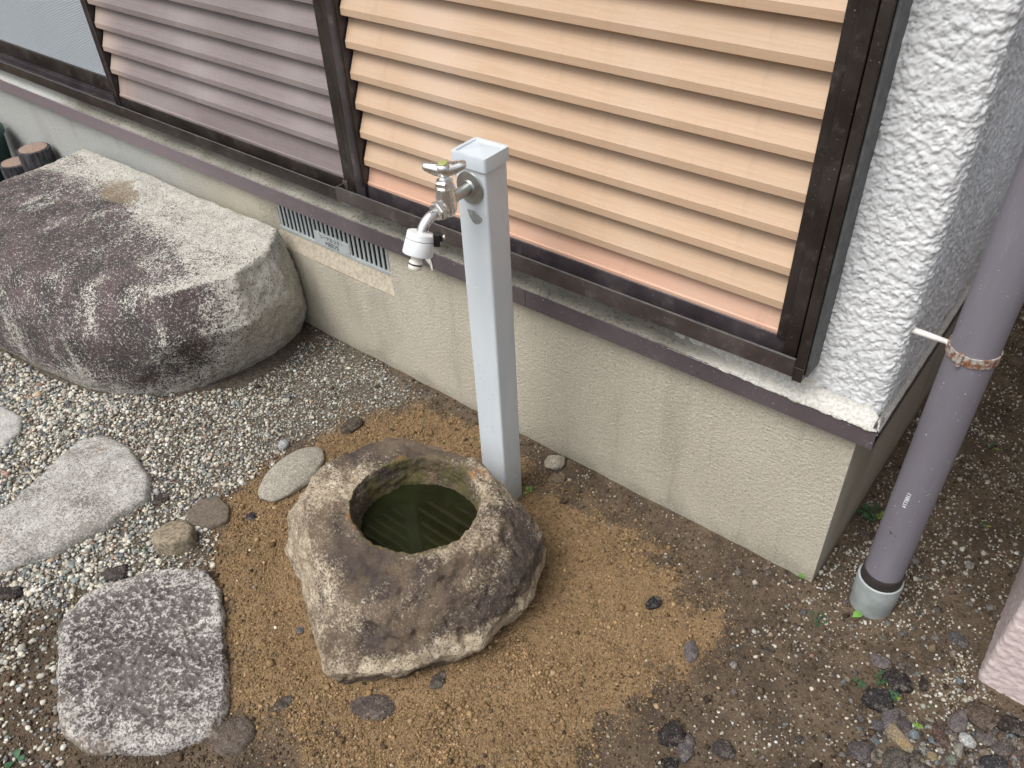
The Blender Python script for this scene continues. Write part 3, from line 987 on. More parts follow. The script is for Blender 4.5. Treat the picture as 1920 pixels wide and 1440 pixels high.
d -= .010 * sstep(.15, .5, gro) * (1 - hole)
V2 = V + N * d[:, None]
basin = mobj('stone_basin', V2, F, 'basin', None, org=(-.72, -.52, 0))
tag(basin, 'weathered round-holed stone water basin standing in brown sand', 'basin')
b1, b2, b3 = fbm(V, 5.5, 4, 15.0, .6), fbm(V, 11, 5, 16.0, .6), fbm(V * [1.5, 1.5, .35], 16, 4, 19.0)
topm = sstep(.45, .80, N[:, 2])
fdir = sstep(-.25, .35, N[:, 0] * .80 - N[:, 1] * .35)          # faces looking to the right and front
li_top = .50 + .95 * b1 + .35 * b2 + .22 * sstep(-.55, -.42, V[:, 1]) * sstep(-.60, -.80, V[:, 0])
li_front = .80 + .30 * b2 + .2 * b1
li_left = .20 + .65 * b3 + .35 * b1
li = topm * li_top + (1 - topm) * (fdir * li_front + (1 - fdir) * li_left)
rim = sstep(.24, .17, inside) * sstep(.17, .20, V[:, 2])
li = li + .25 * rim * sstep(-.50, -.60, V[:, 1] - .4 * (V[:, 0] + .7))
lowb = sstep(.095, .060, V[:, 2] + .22 * (-.62 - V[:, 0]) * 0 + fbm(V, 13, 4, 3.3) * .035 - .12 * (V[:, 0] + .62))
li = li * (1 - lowb) + lowb * (.16 + .4 * b2)
damp = sstep(.038, .018, V[:, 2] + fbm(V, 14, 3, 2.2) * .02)
li = np.maximum(li, .95 * damp)
li = np.maximum(li, hole * .75)
attr_f(basin, 'lichen_shade', np.clip(li, 0, 1.1))
attr_f(basin, 'moss', np.clip(hole * (.45 + .6 * fbm(V, 20, 4, 20.0)) + .25 * sstep(.18, .14, inside) * sstep(-.1, .4, fbm(V, 25, 3, 20.5)), 0, 1))
attr_f(basin, 'stain', np.clip(.52 * sstep(.05, .50, fbm(V, 18, 4, 17.0)) * sstep(.1, .6, N[:, 2]) * sstep(.22, .15, inside) + .22 * sstep(.05, .4, fbm(V, 10, 3, 18.0)) + .30 * hole, 0, 1))
wr = [(0.0001, .163), (.05, .163), (.10, .163), (.130, .163)]
V, F = lathe([(r, z) for r, z in wr[::-1]], 48, False)
n = len(wr)
mobj('water', [(HC[0] + x, HC[1] + y, z) for x, y, z in V], F, 'water', None, org=(HC[0], HC[1], .163))
tag(bpy.data.objects['water'], 'still dark green water in the stone basin', None, None, 'structure')

# ------------------------------------------------------------------ stepping stones
def slab(name, poly, z, mat, label, seed, vox=.0055, amp=.004, pit=0.0, group=None):
    P = np.asarray(poly)
    pts = ring(P, -.06, .98) + ring(P, z * .35, 1.0) + ring(P, z, .955)
    V, F, N = hull_object(pts, vox, 6)
    d = fbm(V, 6, 4, seed) * .007 + fbm(V, 30, 4, seed + 1) * amp
    if pit:
        d -= pit * sstep(-.05, .35, fbm(V + fbm(V, 20, 2, 3.0)[:, None] * .01, 88, 3, seed + 2, .65)) * sstep(.5, .9, N[:, 2]) * sstep(.0, .06, poly_sd(V, P) + fbm(V, 14, 4, 26.0) * .05)
    c = P.mean(0)
    o = mobj(name, V + N * d[:, None], F, mat, None, org=(c[0], c[1], 0))
    tag(o, label, 'stepping stone', group or 'stepping stones set in the gravel')
    return o, V, N
o, V, N = slab('stepping_stone', SLAB_A, .024, 'slab', 'smooth pale grey stepping stone with a pointed end in the gravel', 21.0, .0055, .003)
attr_f(o, 'lichen_shade', .30 + .38 * sstep(-.2, .5, fbm(V, 7, 5, 22.0, .6)))
attr_f(o, 'stain', .5 * sstep(.2, .5, fbm(V, 9, 4, 23.0)))
o, V, N = slab('stepping_stone', SLAB_B, .026, 'roughslab', 'squarish pitted dark grey stepping stone beside the brown sand', 25.0, .0034, .007, .0062)
edge = poly_sd(V, SLAB_B)
attr_f(o, 'lichen_shade', np.clip(sstep(-.04, .07, edge + fbm(V, 14, 4, 26.0) * .09) * (.12 + .70 * sstep(-.25, .3, fbm(V + fbm(V, 20, 2, 3.0)[:, None] * .01, 88, 3, 27.0, .65)) + .35 * fbm(V, 8, 3, 27.7)) + .30, 0, 1))  # colour darkens in the pits, following their pattern
attr_f(o, 'stain', .35 * sstep(-.1, .4, fbm(V, 11, 4, 28.0)) + .45 * sstep(.05, .0, edge) * sstep(-.2, .3, fbm(V, 8, 3, 28.5)) + .3 * sstep(-1.13, -1.2, V[:, 1]))
o, V, N = slab('stepping_stone', SLAB_C, .016, 'slab', 'sliver of a pale stepping stone below the boulder at the left edge', 29.0)
attr_f(o, 'lichen_shade', np.zeros(len(V)))
attr_f(o, 'stain', np.zeros(len(V)))

# ------------------------------------------------------------------ water post
HXp, HYp, ZT, YAW = .0355, .0325, .926, R(1.5)
LEAN = np.array((.0003, -.0098))
wp = empty('water_post', (POSTC[0], POSTC[1], 0), 'pale grey square water post with a chrome tap behind the stone basin', 'water post')
Mp = Matrix.Translation((POSTC[0], POSTC[1], 0)) @ Matrix.Shear('XY', 4, (LEAN[0] / ZT, LEAN[1] / ZT)) @ Matrix.Rotation(YAW, 4, 'Z')
V, F = box(-HXp, HXp, -HYp, HYp, -.2, ZT - .012, .007, 4)
mobj('post', *tf((V, F), Mp), 'post', wp, True, 50)
mb = MB()
hx, hy = HXp + .0045, HYp + .0045
capring = lambda k, z, rr: [(sx * (hx * k - rr) + rr * math.cos(a), sy * (hy * k - rr) + rr * math.sin(a), z)
                            for sx, sy, a0 in ((1, 1, 0), (-1, 1, 90), (-1, -1, 180), (1, -1, 270)) for a in [R(a0 + 90 * t / 3) for t in range(4)]]
levels = [(1, ZT - .026, .006), (1.0, ZT - .0252, .006), (1.0, ZT - .002, .006), (.985, ZT, .005), (.83, ZT, .004), (.79, ZT - .0035, .003), (.04, ZT + .0015, .0005)]
nr = 16
for k, z, rr in levels:
    mb.V += capring(k, z, min(rr, hy * k * .9))
for i in range(len(levels) - 1):
    for k in range(nr):
        k2 = (k + 1) % nr
        mb.F.append((i * nr + k, i * nr + k2, (i + 1) * nr + k2, (i + 1) * nr + k))
mb.F.append(tuple((len(levels) - 1) * nr + k for k in range(nr)))
mb.F.append(tuple(nr - 1 - k for k in range(nr)))
mobj('cap', *tf((mb.V, mb.F), Mp), 'cap', wp, True, 35)
# worn sticker under the tap
st = [(-.016, .016), (.004, .017), (.024, .006), (.026, .001), (.018, -.008), (.006, -.013), (-.002, -.010), (-.010, .000)]
fy = -HYp - .0006
mobj('sticker', *tf(([(x * .85, fy, .800 + z * .95) for x, z in st], [tuple(range(len(st) - 1, -1, -1))]), Mp), 'wornmark', wp, False)
# tap
tx = POSTC[0]
yF = POSTC[1] + LEAN[1] * .93 - HYp
ZA = .862
tap = mobj('tap', *tf(lathe([(.004, -.030), (.013, -.0265), (.0172, -.020), (.0185, -.010), (.0182, .012), (.0172, .024), (.0190, .0255), (.0190, .028), (.0165, .0285)], 28), Matrix.Translation((tx, yF - .066, ZA))), 'chrome', wp, True, 40)
tag(tap, 'weathered chrome tap with three-lobed handle')
yb = yF - .066
mobj('escutcheon', *tf(lathe([(.0305, 0), (.0315, .0015), (.0305, .0035), (.017, .0062), (.0150, .0095)], 40), align((tx, yF - .0005, ZA), (0, -1, 0))), 'dullchrome', tap, True, 35)
mobj('neck', *tube([(tx, yF - .004, ZA), (tx, yF - .02, ZA), (tx, yF - .04, ZA - .0005), (tx, yb + .008, ZA - .001)], [.0115, .0105, .0105, .013], 20), 'dullchrome', tap, True, 50)
mobj('bonnet_nut', *tf(lathe([(.0158, 0), (.0172, .002), (.0172, .009), (.0150, .0115), (.0105, .0135), (.0075, .020)], 6), Matrix.Translation((tx, yb, ZA + .0285)) @ Matrix.Rotation(R(12), 4, 'Z')), 'chrome', tap, True, 30)
# handle: hub with three arms
hz = ZA + .048
hb = MB().add(*tf(lathe([(.0085, 0), (.0125, .004), (.0150, .012), (.0145, .020), (.0120, .0225)], 24), Matrix.Translation((tx, yb, hz))))
for a, ln in ((R(232 + 6), .036), (R(52 - 10), .040)):
    d = Vector((math.sin(a), math.cos(a), 0))
    p0 = Vector((tx, yb, hz + .012))
    sec = []
    for t, wd, th, dz in ((.1, .0140, .0125, -.001), (.45, .0118, .0118, .0005), (.7, .0100, .0098, .0025), (.93, .0092, .0076, .0050), (1.0, .0066, .0050, .0055)):
        c = p0 + d * (ln * t) + Vector((0, 0, dz))
        sd_ = d.cross(Vector((0, 0, 1)))
        sec.append([tuple(c + sd_ * (wd * math.cos(x)) + Vector((0, 0, th * math.sin(x)))) for x in [2 * math.pi * k / 12 for k in range(12)]])
    VV = [v for s in sec for v in s]
    FF = [(i * 12 + k, i * 12 + (k + 1) % 12, (i + 1) * 12 + (k + 1) % 12, (i + 1) * 12 + k) for i in range(4) for k in range(12)]
    FF += [tuple(range(11, -1, -1)), tuple(range(48, 60))]
    hb.add(VV, FF)
mobj('handle', hb.V, hb.F, 'chrome', tap, True, 60)
mobj('handle_button', *tf(lathe([(.0088, 0), (.0088, .0025), (.0078, .0035)], 20), Matrix.Translation((tx, yb, hz + .0215))), 'greenbutton', tap, True, 40)
# spout: nut, bent pipe
n0 = Vector((tx, yb - .014, ZA - .010))
nd = Vector((-.10, -1, -.12)).normalized()
mobj('spout_nut', *tf(lathe([(.013, 0), (.0185, .002), (.0185, .0105), (.016, .0125), (.0155, .0165), (.0125, .0175)], 6), align(n0, nd, .3)), 'chrome', tap, True, 30)
mobj('nut_collar', *tf(lathe([(.0150, -.006), (.0175, -.004), (.0175, -.001), (.014, .001)], 24), align(n0, nd)), 'chrome', tap, True, 40)
s0 = n0 + nd * .014
arcp = []
for k in range(9):
    a = R(90 * k / 8 * .74)
    arcp.append(s0 + nd * (.004 + .036 * math.sin(a)) + Vector((0, 0, -1)) * (.036 * (1 - math.cos(a))))
adir = (arcp[-1] - arcp[-2]).normalized()
arcp.append(arcp[-1] + adir * .014)
mobj('spout', *tube(arcp, .0098, 20), 'chrome', tap, True, 50)
# hose connector on the spout
cdir = Vector((-.02, -.42, -1)).normalized()
ctop = arcp[-2] + Vector((0, 0, .002))
hc = empty('hose_connector', ctop, 'white plastic hose connector with black clip on the tap spout', 'hose connector')
mobj('body', *tf(lathe([(.0115, -.001), (.0245, 0), (.0256, .0012), (.0258, .0130), (.0250, .0136), (.0262, .0142), (.0276, .0385), (.0268, .0402), (.0125, .0412)], 36), align(ctop, cdir)), 'whiteplastic', hc, True, 35)
mobj('seam', *tf(lathe([(.0264, .0122), (.0264, .0128)], 36, False), align(ctop, cdir)), 'blackplastic', hc, False)
nip = mobj('nipple', *tf(lathe([(.0135, .037), (.0125, .041), (.0105, .044), (.0100, .051), (.0125, .054), (.0128, .0565), (.0112, .0575), (.0112, .0595), (.0126, .0605), (.0124, .0655), (.0112, .0675)], 28), align(ctop, cdir)), 'creamplastic', hc, True, 35)
mobj('o_ring', *tf(lathe([(.0112, .0574), (.0130, .0578), (.0130, .0592), (.0112, .0596)], 28), align(ctop, cdir)), 'blackplastic', nip)
rt = Vector((.80, .60, 0))
cc = ctop + cdir * .011 + rt * .0285
clip = MB()
clip.add(*tf(box(-.005, .007, -.009, .009, -.013, .010, .002), Matrix.Translation(cc) @ Matrix.Rotation(math.atan2(rt.y, rt.x), 4, 'Z')))
clip.add(*tf(box(.004, .012, -.006, .006, -.004, .008, .0015), Matrix.Translation(cc) @ Matrix.Rotation(math.atan2(rt.y, rt.x), 4, 'Z')))
mobj('clip', clip.V, clip.F, 'blackplastic', hc, True, 40)
mobj('screw', *tf(lathe([(.0042, 0), (.0042, .003), (.003, .004)], 12), align(cc + rt * .0115 + Vector((0, 0, .002)), rt)), 'chrome', hc, True, 40)

# ------------------------------------------------------------------ downpipe
PX, PY, PR = .1225, .034, .0385
dp = empty('downpipe', (PX, PY, 0), 'mauve grey downpipe in a grey socket at the house corner', 'downpipe')
TL = Matrix.Translation((PX, PY, 0))
mobj('pipe', *tf(lathe([(PR, .095), (PR, .4), (PR, .8), (PR, 1.4), (PR, 2.72)], 40), TL), 'pipe', dp, True, 50)
mobj('collar', *tf(lathe([(.039, .088), (.0412, .0885), (.0415, .089), (.0415, .115), (.0405, .117), (.0386, .117)], 40), TL), 'pipedark', dp, True, 40)
mobj('socket', *tf(lathe([(.043, -.05), (.0435, .022), (.0455, .028), (.0462, .080), (.0456, .0885), (.0425, .0905), (.0415, .0890)], 40), TL), 'socket', dp, True, 40)
ZC = .690
cl = mobj('clamp', *tf(lathe([(PR + .0003, ZC - .009), (PR + .0028, ZC - .0088), (PR + .0028, ZC + .0088), (PR + .0003, ZC + .009)], 40, False), TL), 'rust', dp, True, 40)
ca = R(-105)
cp = Vector((PX + (PR + .004) * math.cos(ca), PY + (PR + .004) * math.sin(ca), ZC))
mobj('clamp_hinge', *tf(lathe([(.0030, -.012), (.0042, -.011), (.0042, .011), (.003, .012)], 12), Matrix.Translation(cp)), 'rust', cl, True, 40)
mobj('bracket_rod', *tube([(.024, PY - .006, ZC + .004), (.05, PY - .005, ZC + .003), (PX - PR - .003, PY - .003, ZC + .001), (PX - PR + .002, PY - .008, ZC)], [.006, .0056, .0046, .005], 10), 'whiterod', dp, True, 50)
pd = Vector((CAM_LOC[0] - PX, CAM_LOC[1] - PY, 0)).normalized()
pd = Vector((pd.x * math.cos(R(-8)) - pd.y * math.sin(R(-8)), pd.x * math.sin(R(-8)) + pd.y * math.cos(R(-8)), 0))
sdv = Vector((-pd.y, pd.x, 0))
Mt = Matrix.Translation(Vector((PX, PY, .355)) + pd * (PR + .0002)) @ Matrix(((-0.0, -sdv.x, pd.x, 0), (0, -sdv.y, pd.y, 0), (-1, 0, 0, 0), (0, 0, 0, 1)))
text_mesh('lettering', 'L100TT4', .0105, Mt, 'whiteplastic', dp, .0003)

# ------------------------------------------------------------------ scattered stuff
def ico(sub):
    bm = bmesh.new()
    bmesh.ops.create_icosphere(bm, subdivisions=sub, radius=1.0)
    bm.verts.index_update()
    V = np.array([v.co[:] for v in bm.verts])
    F = np.array([[v.index for v in f.verts] for f in bm.faces])
    bm.free()
    return V, F
OCT_V = np.array([(1, 0, 0), (-1, 0, 0), (0, 1, 0), (0, -1, 0), (0, 0, 1), (0, 0, -1)], float)
OCT_F = np.array([(0, 2, 4), (2, 1, 4), (1, 3, 4), (3, 0, 4), (2, 0, 5), (1, 2, 5), (3, 1, 5), (0, 3, 5)])
ICO1, ICO2 = ico(1), ico(2)
def pebbles(name, P, S, C, tmpl, mat, label, flat=(.55, .85), jitter=.14, sink=.35, kind='stuff', squash=(.7, 1.0)):
    """one mesh of many pebbles: P centres, S radii, C colours"""
    TV, TF = tmpl
    n, m = len(P), len(TV)
    sc = np.stack([np.ones(n), RNG.uniform(*squash, n), RNG.uniform(*flat, n)], 1) * S[:, None]
    V = TV[None] * (1 + RNG.normal(0, jitter, (n, m, 1)))
    V = V * sc[:, None, :]
    tilt = RNG.normal(0, .35, n)
    ct, st_ = np.cos(tilt)[:, None], np.sin(tilt)[:, None]
    y, z = V[:, :, 1] * ct - V[:, :, 2] * st_, V[:, :, 1] * st_ + V[:, :, 2] * ct
    a = RNG.uniform(0, 2 * math.pi, n)
    ca_, sa_ = np.cos(a)[:, None], np.sin(a)[:, None]
    x2, y2 = V[:, :, 0] * ca_ - y * sa_, V[:, :, 0] * sa_ + y * ca_
    V = np.stack([x2, y2, z], 2)
    P3 = P.copy()
    P3[:, 2] += sc[:, 2] * (1 - 2 * sink)
    V = (V + P3[:, None, :]).reshape(-1, 3)
    F = (TF[None] + (np.arange(n) * m)[:, None, None]).reshape(-1, 3)
    o = mobj(name, V, F, mat)
    attr_c(o, 'tint', np.repeat(C, m, 0))
    tag(o, label, None, None, kind)
    return o
VIEWP = gpoly([(-60, 560), (300, 560), (620, 560), (1000, 760), (1560, 1100), (1600, 900), (1700, 720), (1840, 420), (1960, 300), (1970, 1480), (-60, 1480)])
VIEWP = np.concatenate([VIEWP])
def sample(n, lo, hi):
    P = np.zeros((n, 3))
    P[:, 0] = RNG.uniform(lo[0], hi[0], n)
    P[:, 1] = RNG.uniform(lo[1], hi[1], n)
    ok = poly_sd(P, BOULDER) < -.0
    for q, mgn in ((BASIN, .022), (SLAB_A, .012), (SLAB_B, .010), (SLAB_C, .012)):
        ok &= poly_sd(P, q) < mgn
    ok &= ~((P[:, 0] < .004) & (P[:, 1] > -.006))
    ok &= ~((P[:, 0] > WX - .004) & (P[:, 1] > WY - .006))
    ok &= np.hypot(P[:, 0] - PX, P[:, 1] - PY) > .047
    ok &= np.maximum(np.abs(P[:, 0] - POSTC[0]) - .037, np.abs(P[:, 1] - POSTC[1]) - .034) > 0
    # only where the picture could look (with a margin)
    d = (np.column_stack([P[:, 0], P[:, 1], P[:, 2]]) - CAM_LOC) @ _M
    u = 960 + FPX * d[:, 0] / -d[:, 2]
    v = 720 - FPX * d[:, 1] / -d[:, 2]
    ok &= (u > -160) & (u < 2080) & (v > 200) & (v < 1600)
    return P[ok], u[ok], v[ok]
PAL_W = np.array([srgb(*c) for c in [(226, 222, 208), (205, 200, 186), (236, 234, 226), (186, 180, 166), (214, 204, 182), (168, 166, 158), (140, 142, 142), (108, 116, 124), (128, 140, 140), (92, 98, 106), (150, 158, 146), (176, 150, 124), (158, 124, 108), (120, 104, 92), (74, 76, 82)]])
PRB_W = np.array([.10, .13, .05, .13, .09, .11, .09, .055, .055, .045, .045, .03, .025, .045, .03])
PRB_W /= PRB_W.sum()
def colours(n, pal, prob, var=.12):
    C = pal[RNG.choice(len(pal), n, p=prob)]
    return np.clip(C * (1 + RNG.normal(0, var, (n, 1))), 0.004, .85)
def blob(u, v, cu, cv_, ru, rv):
    return np.exp(-(((u - cu) / ru) ** 2 + ((v - cv_) / rv) ** 2))
# 1. pale gravel at the left, and scattered over the dark earth at the right
P, u, v = sample(440000, (-3.9, -1.6), (.62, .75))
Pb, ub, vb = sample(9000, (.0, .75), (.36, 2.2))
P, u, v = np.concatenate([P, Pb]), np.concatenate([u, ub]), np.concatenate([v, vb])
n0_ = fbm(P, 9, 4, 31.0)
n1_ = fbm(P, 26, 3, 32.0)
g_in = sstep(-.035, .045, poly_sd(P, GRAVP) + n0_ * .10)
s_in = sstep(-.04, .03, poly_sd(P, SANDP) + fbm(P, 11, 5, 3.0, .6) * .13)
dens = g_in * (.80 + .55 * n0_)
dens *= 1 - .75 * sstep(.30, .55, fbm(P, 6, 3, 33.0)) * sstep(150, 420, u)
dens = np.maximum(dens, (u < 130) * (v > 1080) * (.16 + .6 * sstep(-.1, .4, n0_)))
right = .008 + .11 * sstep(.1, .5, n1_)
right += .50 * blob(u, v, 1510, 1200, 130, 60) + .8 * blob(u, v, 1640, 1070, 130, 60) + 1.5 * blob(u, v, 1790, 1290, 60, 60) + .35 * blob(u, v, 1560, 1060, 70, 40)
right += .95 * (u > 1600) * (v < 1180) * (.5 + n0_) + .5 * blob(u, v, 1750, 1400, 200, 60) + .35 * blob(u, v, 1450, 1380, 160, 60)
right *= .50 * sstep(960, 1180, u)
wallstrip = .10 * (u > 700) * (u < 1500) * sstep(.0, .4, n1_)
dens = np.maximum(dens, np.maximum(right, wallstrip)) * (1 - .985 * s_in)
dens *= np.where(g_in > .3, .9, .8)
dens = np.maximum(dens, .0016)
keep = RNG.uniform(0, 1, len(P)) < np.clip(dens, 0, 1)
P, u, v, g_in = P[keep], u[keep], v[keep], g_in[keep]
P[:, 2] = H(P)
left = sstep(900, 700, u)
S = np.exp(RNG.normal(0, .34, len(P))) * np.where(left > .5, .0032, .0023)
S *= 1 - .30 * sstep(380, 620, u) * left
S *= 1 + .25 * (1 - left) * sstep(1330, 1400, v) * sstep(1500, 1650, u) * RNG.uniform(0, 2, len(P))
S *= 1 + .35 * sstep(350, 100, u) * RNG.uniform(0, 1, len(P))
C = colours(len(P), PAL_W, PRB_W)
left = sstep(900, 700, u)
wt = colours(len(P), PAL_W[:5], np.array([.3, .25, .15, .15, .15]))
C = np.where(((left < .5) & (RNG.uniform(0, 1, len(P)) < .55))[:, None], wt, C)
C = C * .80 + np.array((.30, .28, .24)) * .15
C *= (1 - .35 * sstep(.0, .5, fbm(P, 7, 4, 37.0)) * RNG.uniform(0, 1, len(P)))[:, None]
C *= (1 - .18 * (1 - left))[:, None]
big = S > .0046
P[:, 2] += np.where(left > .5, RNG.uniform(-.002, .0035, len(P)), 0)
pebbles('gravel', P[~big], S[~big], C[~big], ICO1, 'gravel', 'pale mixed pebble gravel strewn over the garden floor')
pebbles('gravel', P[big], S[big], C[big], ICO2, 'gravel', 'coarser pebbles lying among the pale gravel')
P, u, v = sample(60000, (-.5, -.6), (.62, .3))
dn = .16 * sstep(1330, 1400, v) * sstep(1560, 1700, u) + .05 * sstep(1300, 1420, v) * sstep(1900, 1750, u) * sstep(1600, 1700, u) + .006 * (u > 1350) + .02 * blob(u, v, 1700, 1250, 120, 80)
dn *= sstep(.02, -.02, poly_sd(P, SANDP))
keep = RNG.uniform(0, 1, len(P)) < dn
P = P[keep]
P[:, 2] = H(P)
S = np.exp(RNG.normal(0, .35, len(P))) * .0052
PAL_M = np.array([(.13, .10, .08), (.17, .15, .14), (.09, .075, .07), (.24, .20, .15), (.12, .11, .115), (.30, .29, .26), (.16, .19, .20)])
pebbles('mixed_pebbles', P, S, colours(len(P), PAL_M, np.array([.2, .2, .16, .14, .14, .08, .08]), .2), ICO2, 'rock', 'brown and grey small stones strewn over the earth at the lower right', (.35, .6), .20)
# 2. brown sand crumbs
P, u, v = sample(290000, (-1.5, -1.35), (.1, -.05))
sdist = poly_sd(P, SANDP) + fbm(P, 11, 5, 3.0, .6) * .13
keep = RNG.uniform(0, 1, len(P)) < sstep(-.11, .06, sdist) * .95
P = P[keep]
P[:, 2] = H(P)
S = np.exp(RNG.normal(0, .42, len(P))) * .0015
S *= 1 + .5 * sstep(.1, .5, fbm(P, 8, 3, 35.0))
S[RNG.uniform(0, 1, len(P)) < .03] *= 2.0
PAL_S = np.array([(.240, .158, .080), (.192, .124, .062), (.295, .202, .110), (.145, .094, .050), (.34, .248, .148), (.105, .072, .042)])
C = colours(len(P), PAL_S, np.array([.3, .25, .2, .13, .06, .06]), .2)
C *= (1.18 - .28 * sstep(-.05, .5, fbm(P, 5, 4, 36.0)))[:, None]
pebbles('sand_crumbs', P, S, C, (OCT_V, OCT_F), 'grains', 'loose brown granular sand round the basin', (.6, 1.0), .22)
# 3. dark earth crumbs
P, u, v = sample(190000, (-2.2, -1.45), (.62, .6))
Pb, ub, vb = sample(12000, (.0, .6), (.36, 1.6))
P = np.concatenate([P, Pb])
out_ = sstep(.09, -.09, poly_sd(P, SANDP) + fbm(P, 11, 5, 3.0, .6) * .13)
keep = RNG.uniform(0, 1, len(P)) < out_ * (1 - .75 * sstep(0, .05, poly_sd(P, GRAVP))) * .85
P = P[keep]
P[:, 2] = H(P)
S = np.exp(RNG.normal(0, .5, len(P))) * .0019
PAL_E = np.array([(.082, .058, .038), (.12, .086, .057), (.17, .126, .084), (.05, .037, .026), (.26, .21, .155), (.42, .38, .31)])
C = colours(len(P), PAL_E, np.array([.3, .28, .2, .12, .07, .03]), .15)
pebbles('soil_crumbs', P, S, C, (OCT_V, OCT_F), 'grains', 'dark crumbly earth with fine grit', (.6, 1.0), .22)

# ------------------------------------------------------------------ loose stones one can point to
def noise_rock(seed, sub, rough, lump, chips=7):
    TV, TF = ico(sub)
    P = TV * 1.0
    d = 1 + fbm(P, .9, 3, seed) * lump + fbm(P, 3.2, 3, seed + 1) * rough
    # planar chips
    rg = np.random.default_rng(int(seed * 10))
    V = P * d[:, None]
    for k in range(chips):
        nrm = rg.normal(size=3)
        nrm /= np.linalg.norm(nrm)
        c = rg.uniform(.62, .9)
        s = V @ nrm
        V = V - np.maximum(s - c, 0)[:, None] * nrm * .85
    return V, TF
_seed = [50.0]
def rock(name, cat, label, u, v, wpx, hpx, rot, col, col2=None, flat=.5, rough=.10, lump=.35, sink=.3, sub=4, group=None, lift=0.0):
    """a stone on the ground under a picture point: wpx along its long axis, which leans rot degrees in the picture"""
    x, y = gp(u, v)
    ca, sa = math.cos(R(rot)), math.sin(R(rot))
    def vec(du, dv):
        p, q = gp(u + du / 2, v - dv / 2), gp(u - du / 2, v + dv / 2)
        return np.array((p[0] - q[0], p[1] - q[1]))
    ax = vec(ca * wpx, sa * wpx)
    bx = vec(-sa * hpx, ca * hpx)
    a = np.linalg.norm(ax) / 2 * 1.16
    th = math.atan2(ax[1], ax[0])
    b = abs(bx @ np.array((-math.sin(th), math.cos(th)))) / 2
    _seed[0] += 1.7
    V, F = noise_rock(_seed[0], sub, rough * 1.6, lump, 0 if name in ('pebble', 'flat_stone') else 7)
    c = flat * min(a, b) * 1.2
    V = V * [a, b * 1.12, c]
    V = V * (1 + (fbm(V, 260, 3, _seed[0] + 3) * rough * .9)[:, None])
    V = np.stack([V[:, 0] * math.cos(th) - V[:, 1] * math.sin(th), V[:, 0] * math.sin(th) + V[:, 1] * math.cos(th), V[:, 2]], 1)
    z = float(H(np.array([(x, y, 0)]))[0]) + c * (1 - 2 * sink) + lift
    o = mobj(name, V + [x, y, z], F, 'rock', None, org=(x, y, z))
    t = sstep(-.25, .35, fbm(V + [x, y, 0], 90, 4, _seed[0], .65))
    c1, c2 = np.array(col), np.array(col2 or [k * .6 for k in col])
    attr_c(o, 'tint', c1[None] * (1 - t[:, None]) + c2[None] * t[:, None])
    tag(o, label, cat, group)
    return o
PU, PU2 = (.155, .135, .138), (.085, .072, .075)
DK, DK2 = (.022, .019, .019), (.050, .042, .04)
BR, BR2 = (.13, .095, .072), (.062, .043, .033)
ST = 'loose stones on the dark earth'
rock('flat_stone', 'stone', 'pale oval flat stone leaning against the left of the basin', 551, 892, 124, 58, 42, (.50, .47, .40), (.40, .37, .31), .34, .03, .10, .35, 4)
rock('stone', 'stone', 'cream angular stone by the foundation right of the post', 1040, 872, 36, 26, 10, (.52, .47, .39), (.40, .35, .28), .6, group=ST)
rock('stone', 'stone', 'small tan flat stone in front of the cream stone by the post', 1046, 898, 30, 18, 20, (.24, .18, .12), None, .5, group=ST)
rock('stone', 'stone', 'small black pebble alone on the brown sand', 1225, 1135, 27, 20, 35, (.014, .014, .016), (.03, .03, .034), .7, .04, .2, .2, group=ST)
rock('stone', 'stone', 'purple grey slate chip at the right rim of the sand', 1296, 1223, 36, 27, 80, PU, (.14, .12, .125), .35, group=ST)
rock('lava_rock', 'rock', 'dark pitted lava lump, upper left of the bottom edge trio', 1261, 1379, 46, 38, 20, (.045, .036, .034), DK, .8, .22, group=ST)
rock('stone', 'stone', 'upright grey purple chip touching the dark lava lump', 1285, 1402, 54, 28, 78, PU, PU2, .5, .14, group=ST)
rock('stone', 'stone', 'dark brown wedge stone lying alone near the bottom edge', 1356, 1405, 40, 30, -25, (.06, .048, .047), PU2, .6, .16, group=ST)
rock('stone', 'stone', 'black stone cut by the bottom edge below the lava lump', 1256, 1432, 32, 26, 10, DK, None, .7, group=ST)
rock('bark_chip', 'bark', 'black shaggy bark chunk above the clover weeds', 1680, 1277, 54, 30, -40, DK, DK2, .6, .28, group='bark chips')
rock('stone', 'stone', 'flat purple stone behind the black bark chunk', 1650, 1243, 36, 22, -25, PU, (.14, .11, .115), .35, .06, group=ST)
rock('lava_rock', 'rock', 'round black lava lump beside the weeds', 1641, 1317, 44, 40, 0, (.026, .024, .026), (.05, .046, .048), .85, .24, group=ST)
rock('stone', 'stone', 'tall grey purple stone touching the round lava lump', 1668, 1346, 46, 32, 75, (.12, .10, .105), PU, .55, .12, group=ST)
rock('stone', 'stone', 'small dark brown purple stone beside the tall grey one', 1695, 1362, 30, 24, -50, (.085, .066, .066), PU2, .55, .10, group=ST)
rock('bark_chip', 'bark', 'narrow dark brown bark chip standing in white grit', 1732, 1282, 32, 16, 80, (.05, .036, .028), DK, .7, .2, group='bark chips')
rock('stone', 'stone', 'grey slate chip on the shaded gravel left of the pink wall', 1798, 1200, 34, 22, -35, (.07, .07, .075), (.11, .105, .11), .35, .08, group=ST)
rock('stone', 'stone', 'tan and yellow two-toned long stone near the bottom edge', 1686, 1389, 66, 28, -52, (.30, .25, .19), (.36, .25, .10), .5, .12, group=ST)
rock('stone', 'stone', 'reddish brown splintered stone', 1765, 1383, 44, 24, -70, (.13, .075, .055), (.07, .045, .038), .5, .14, group=ST)
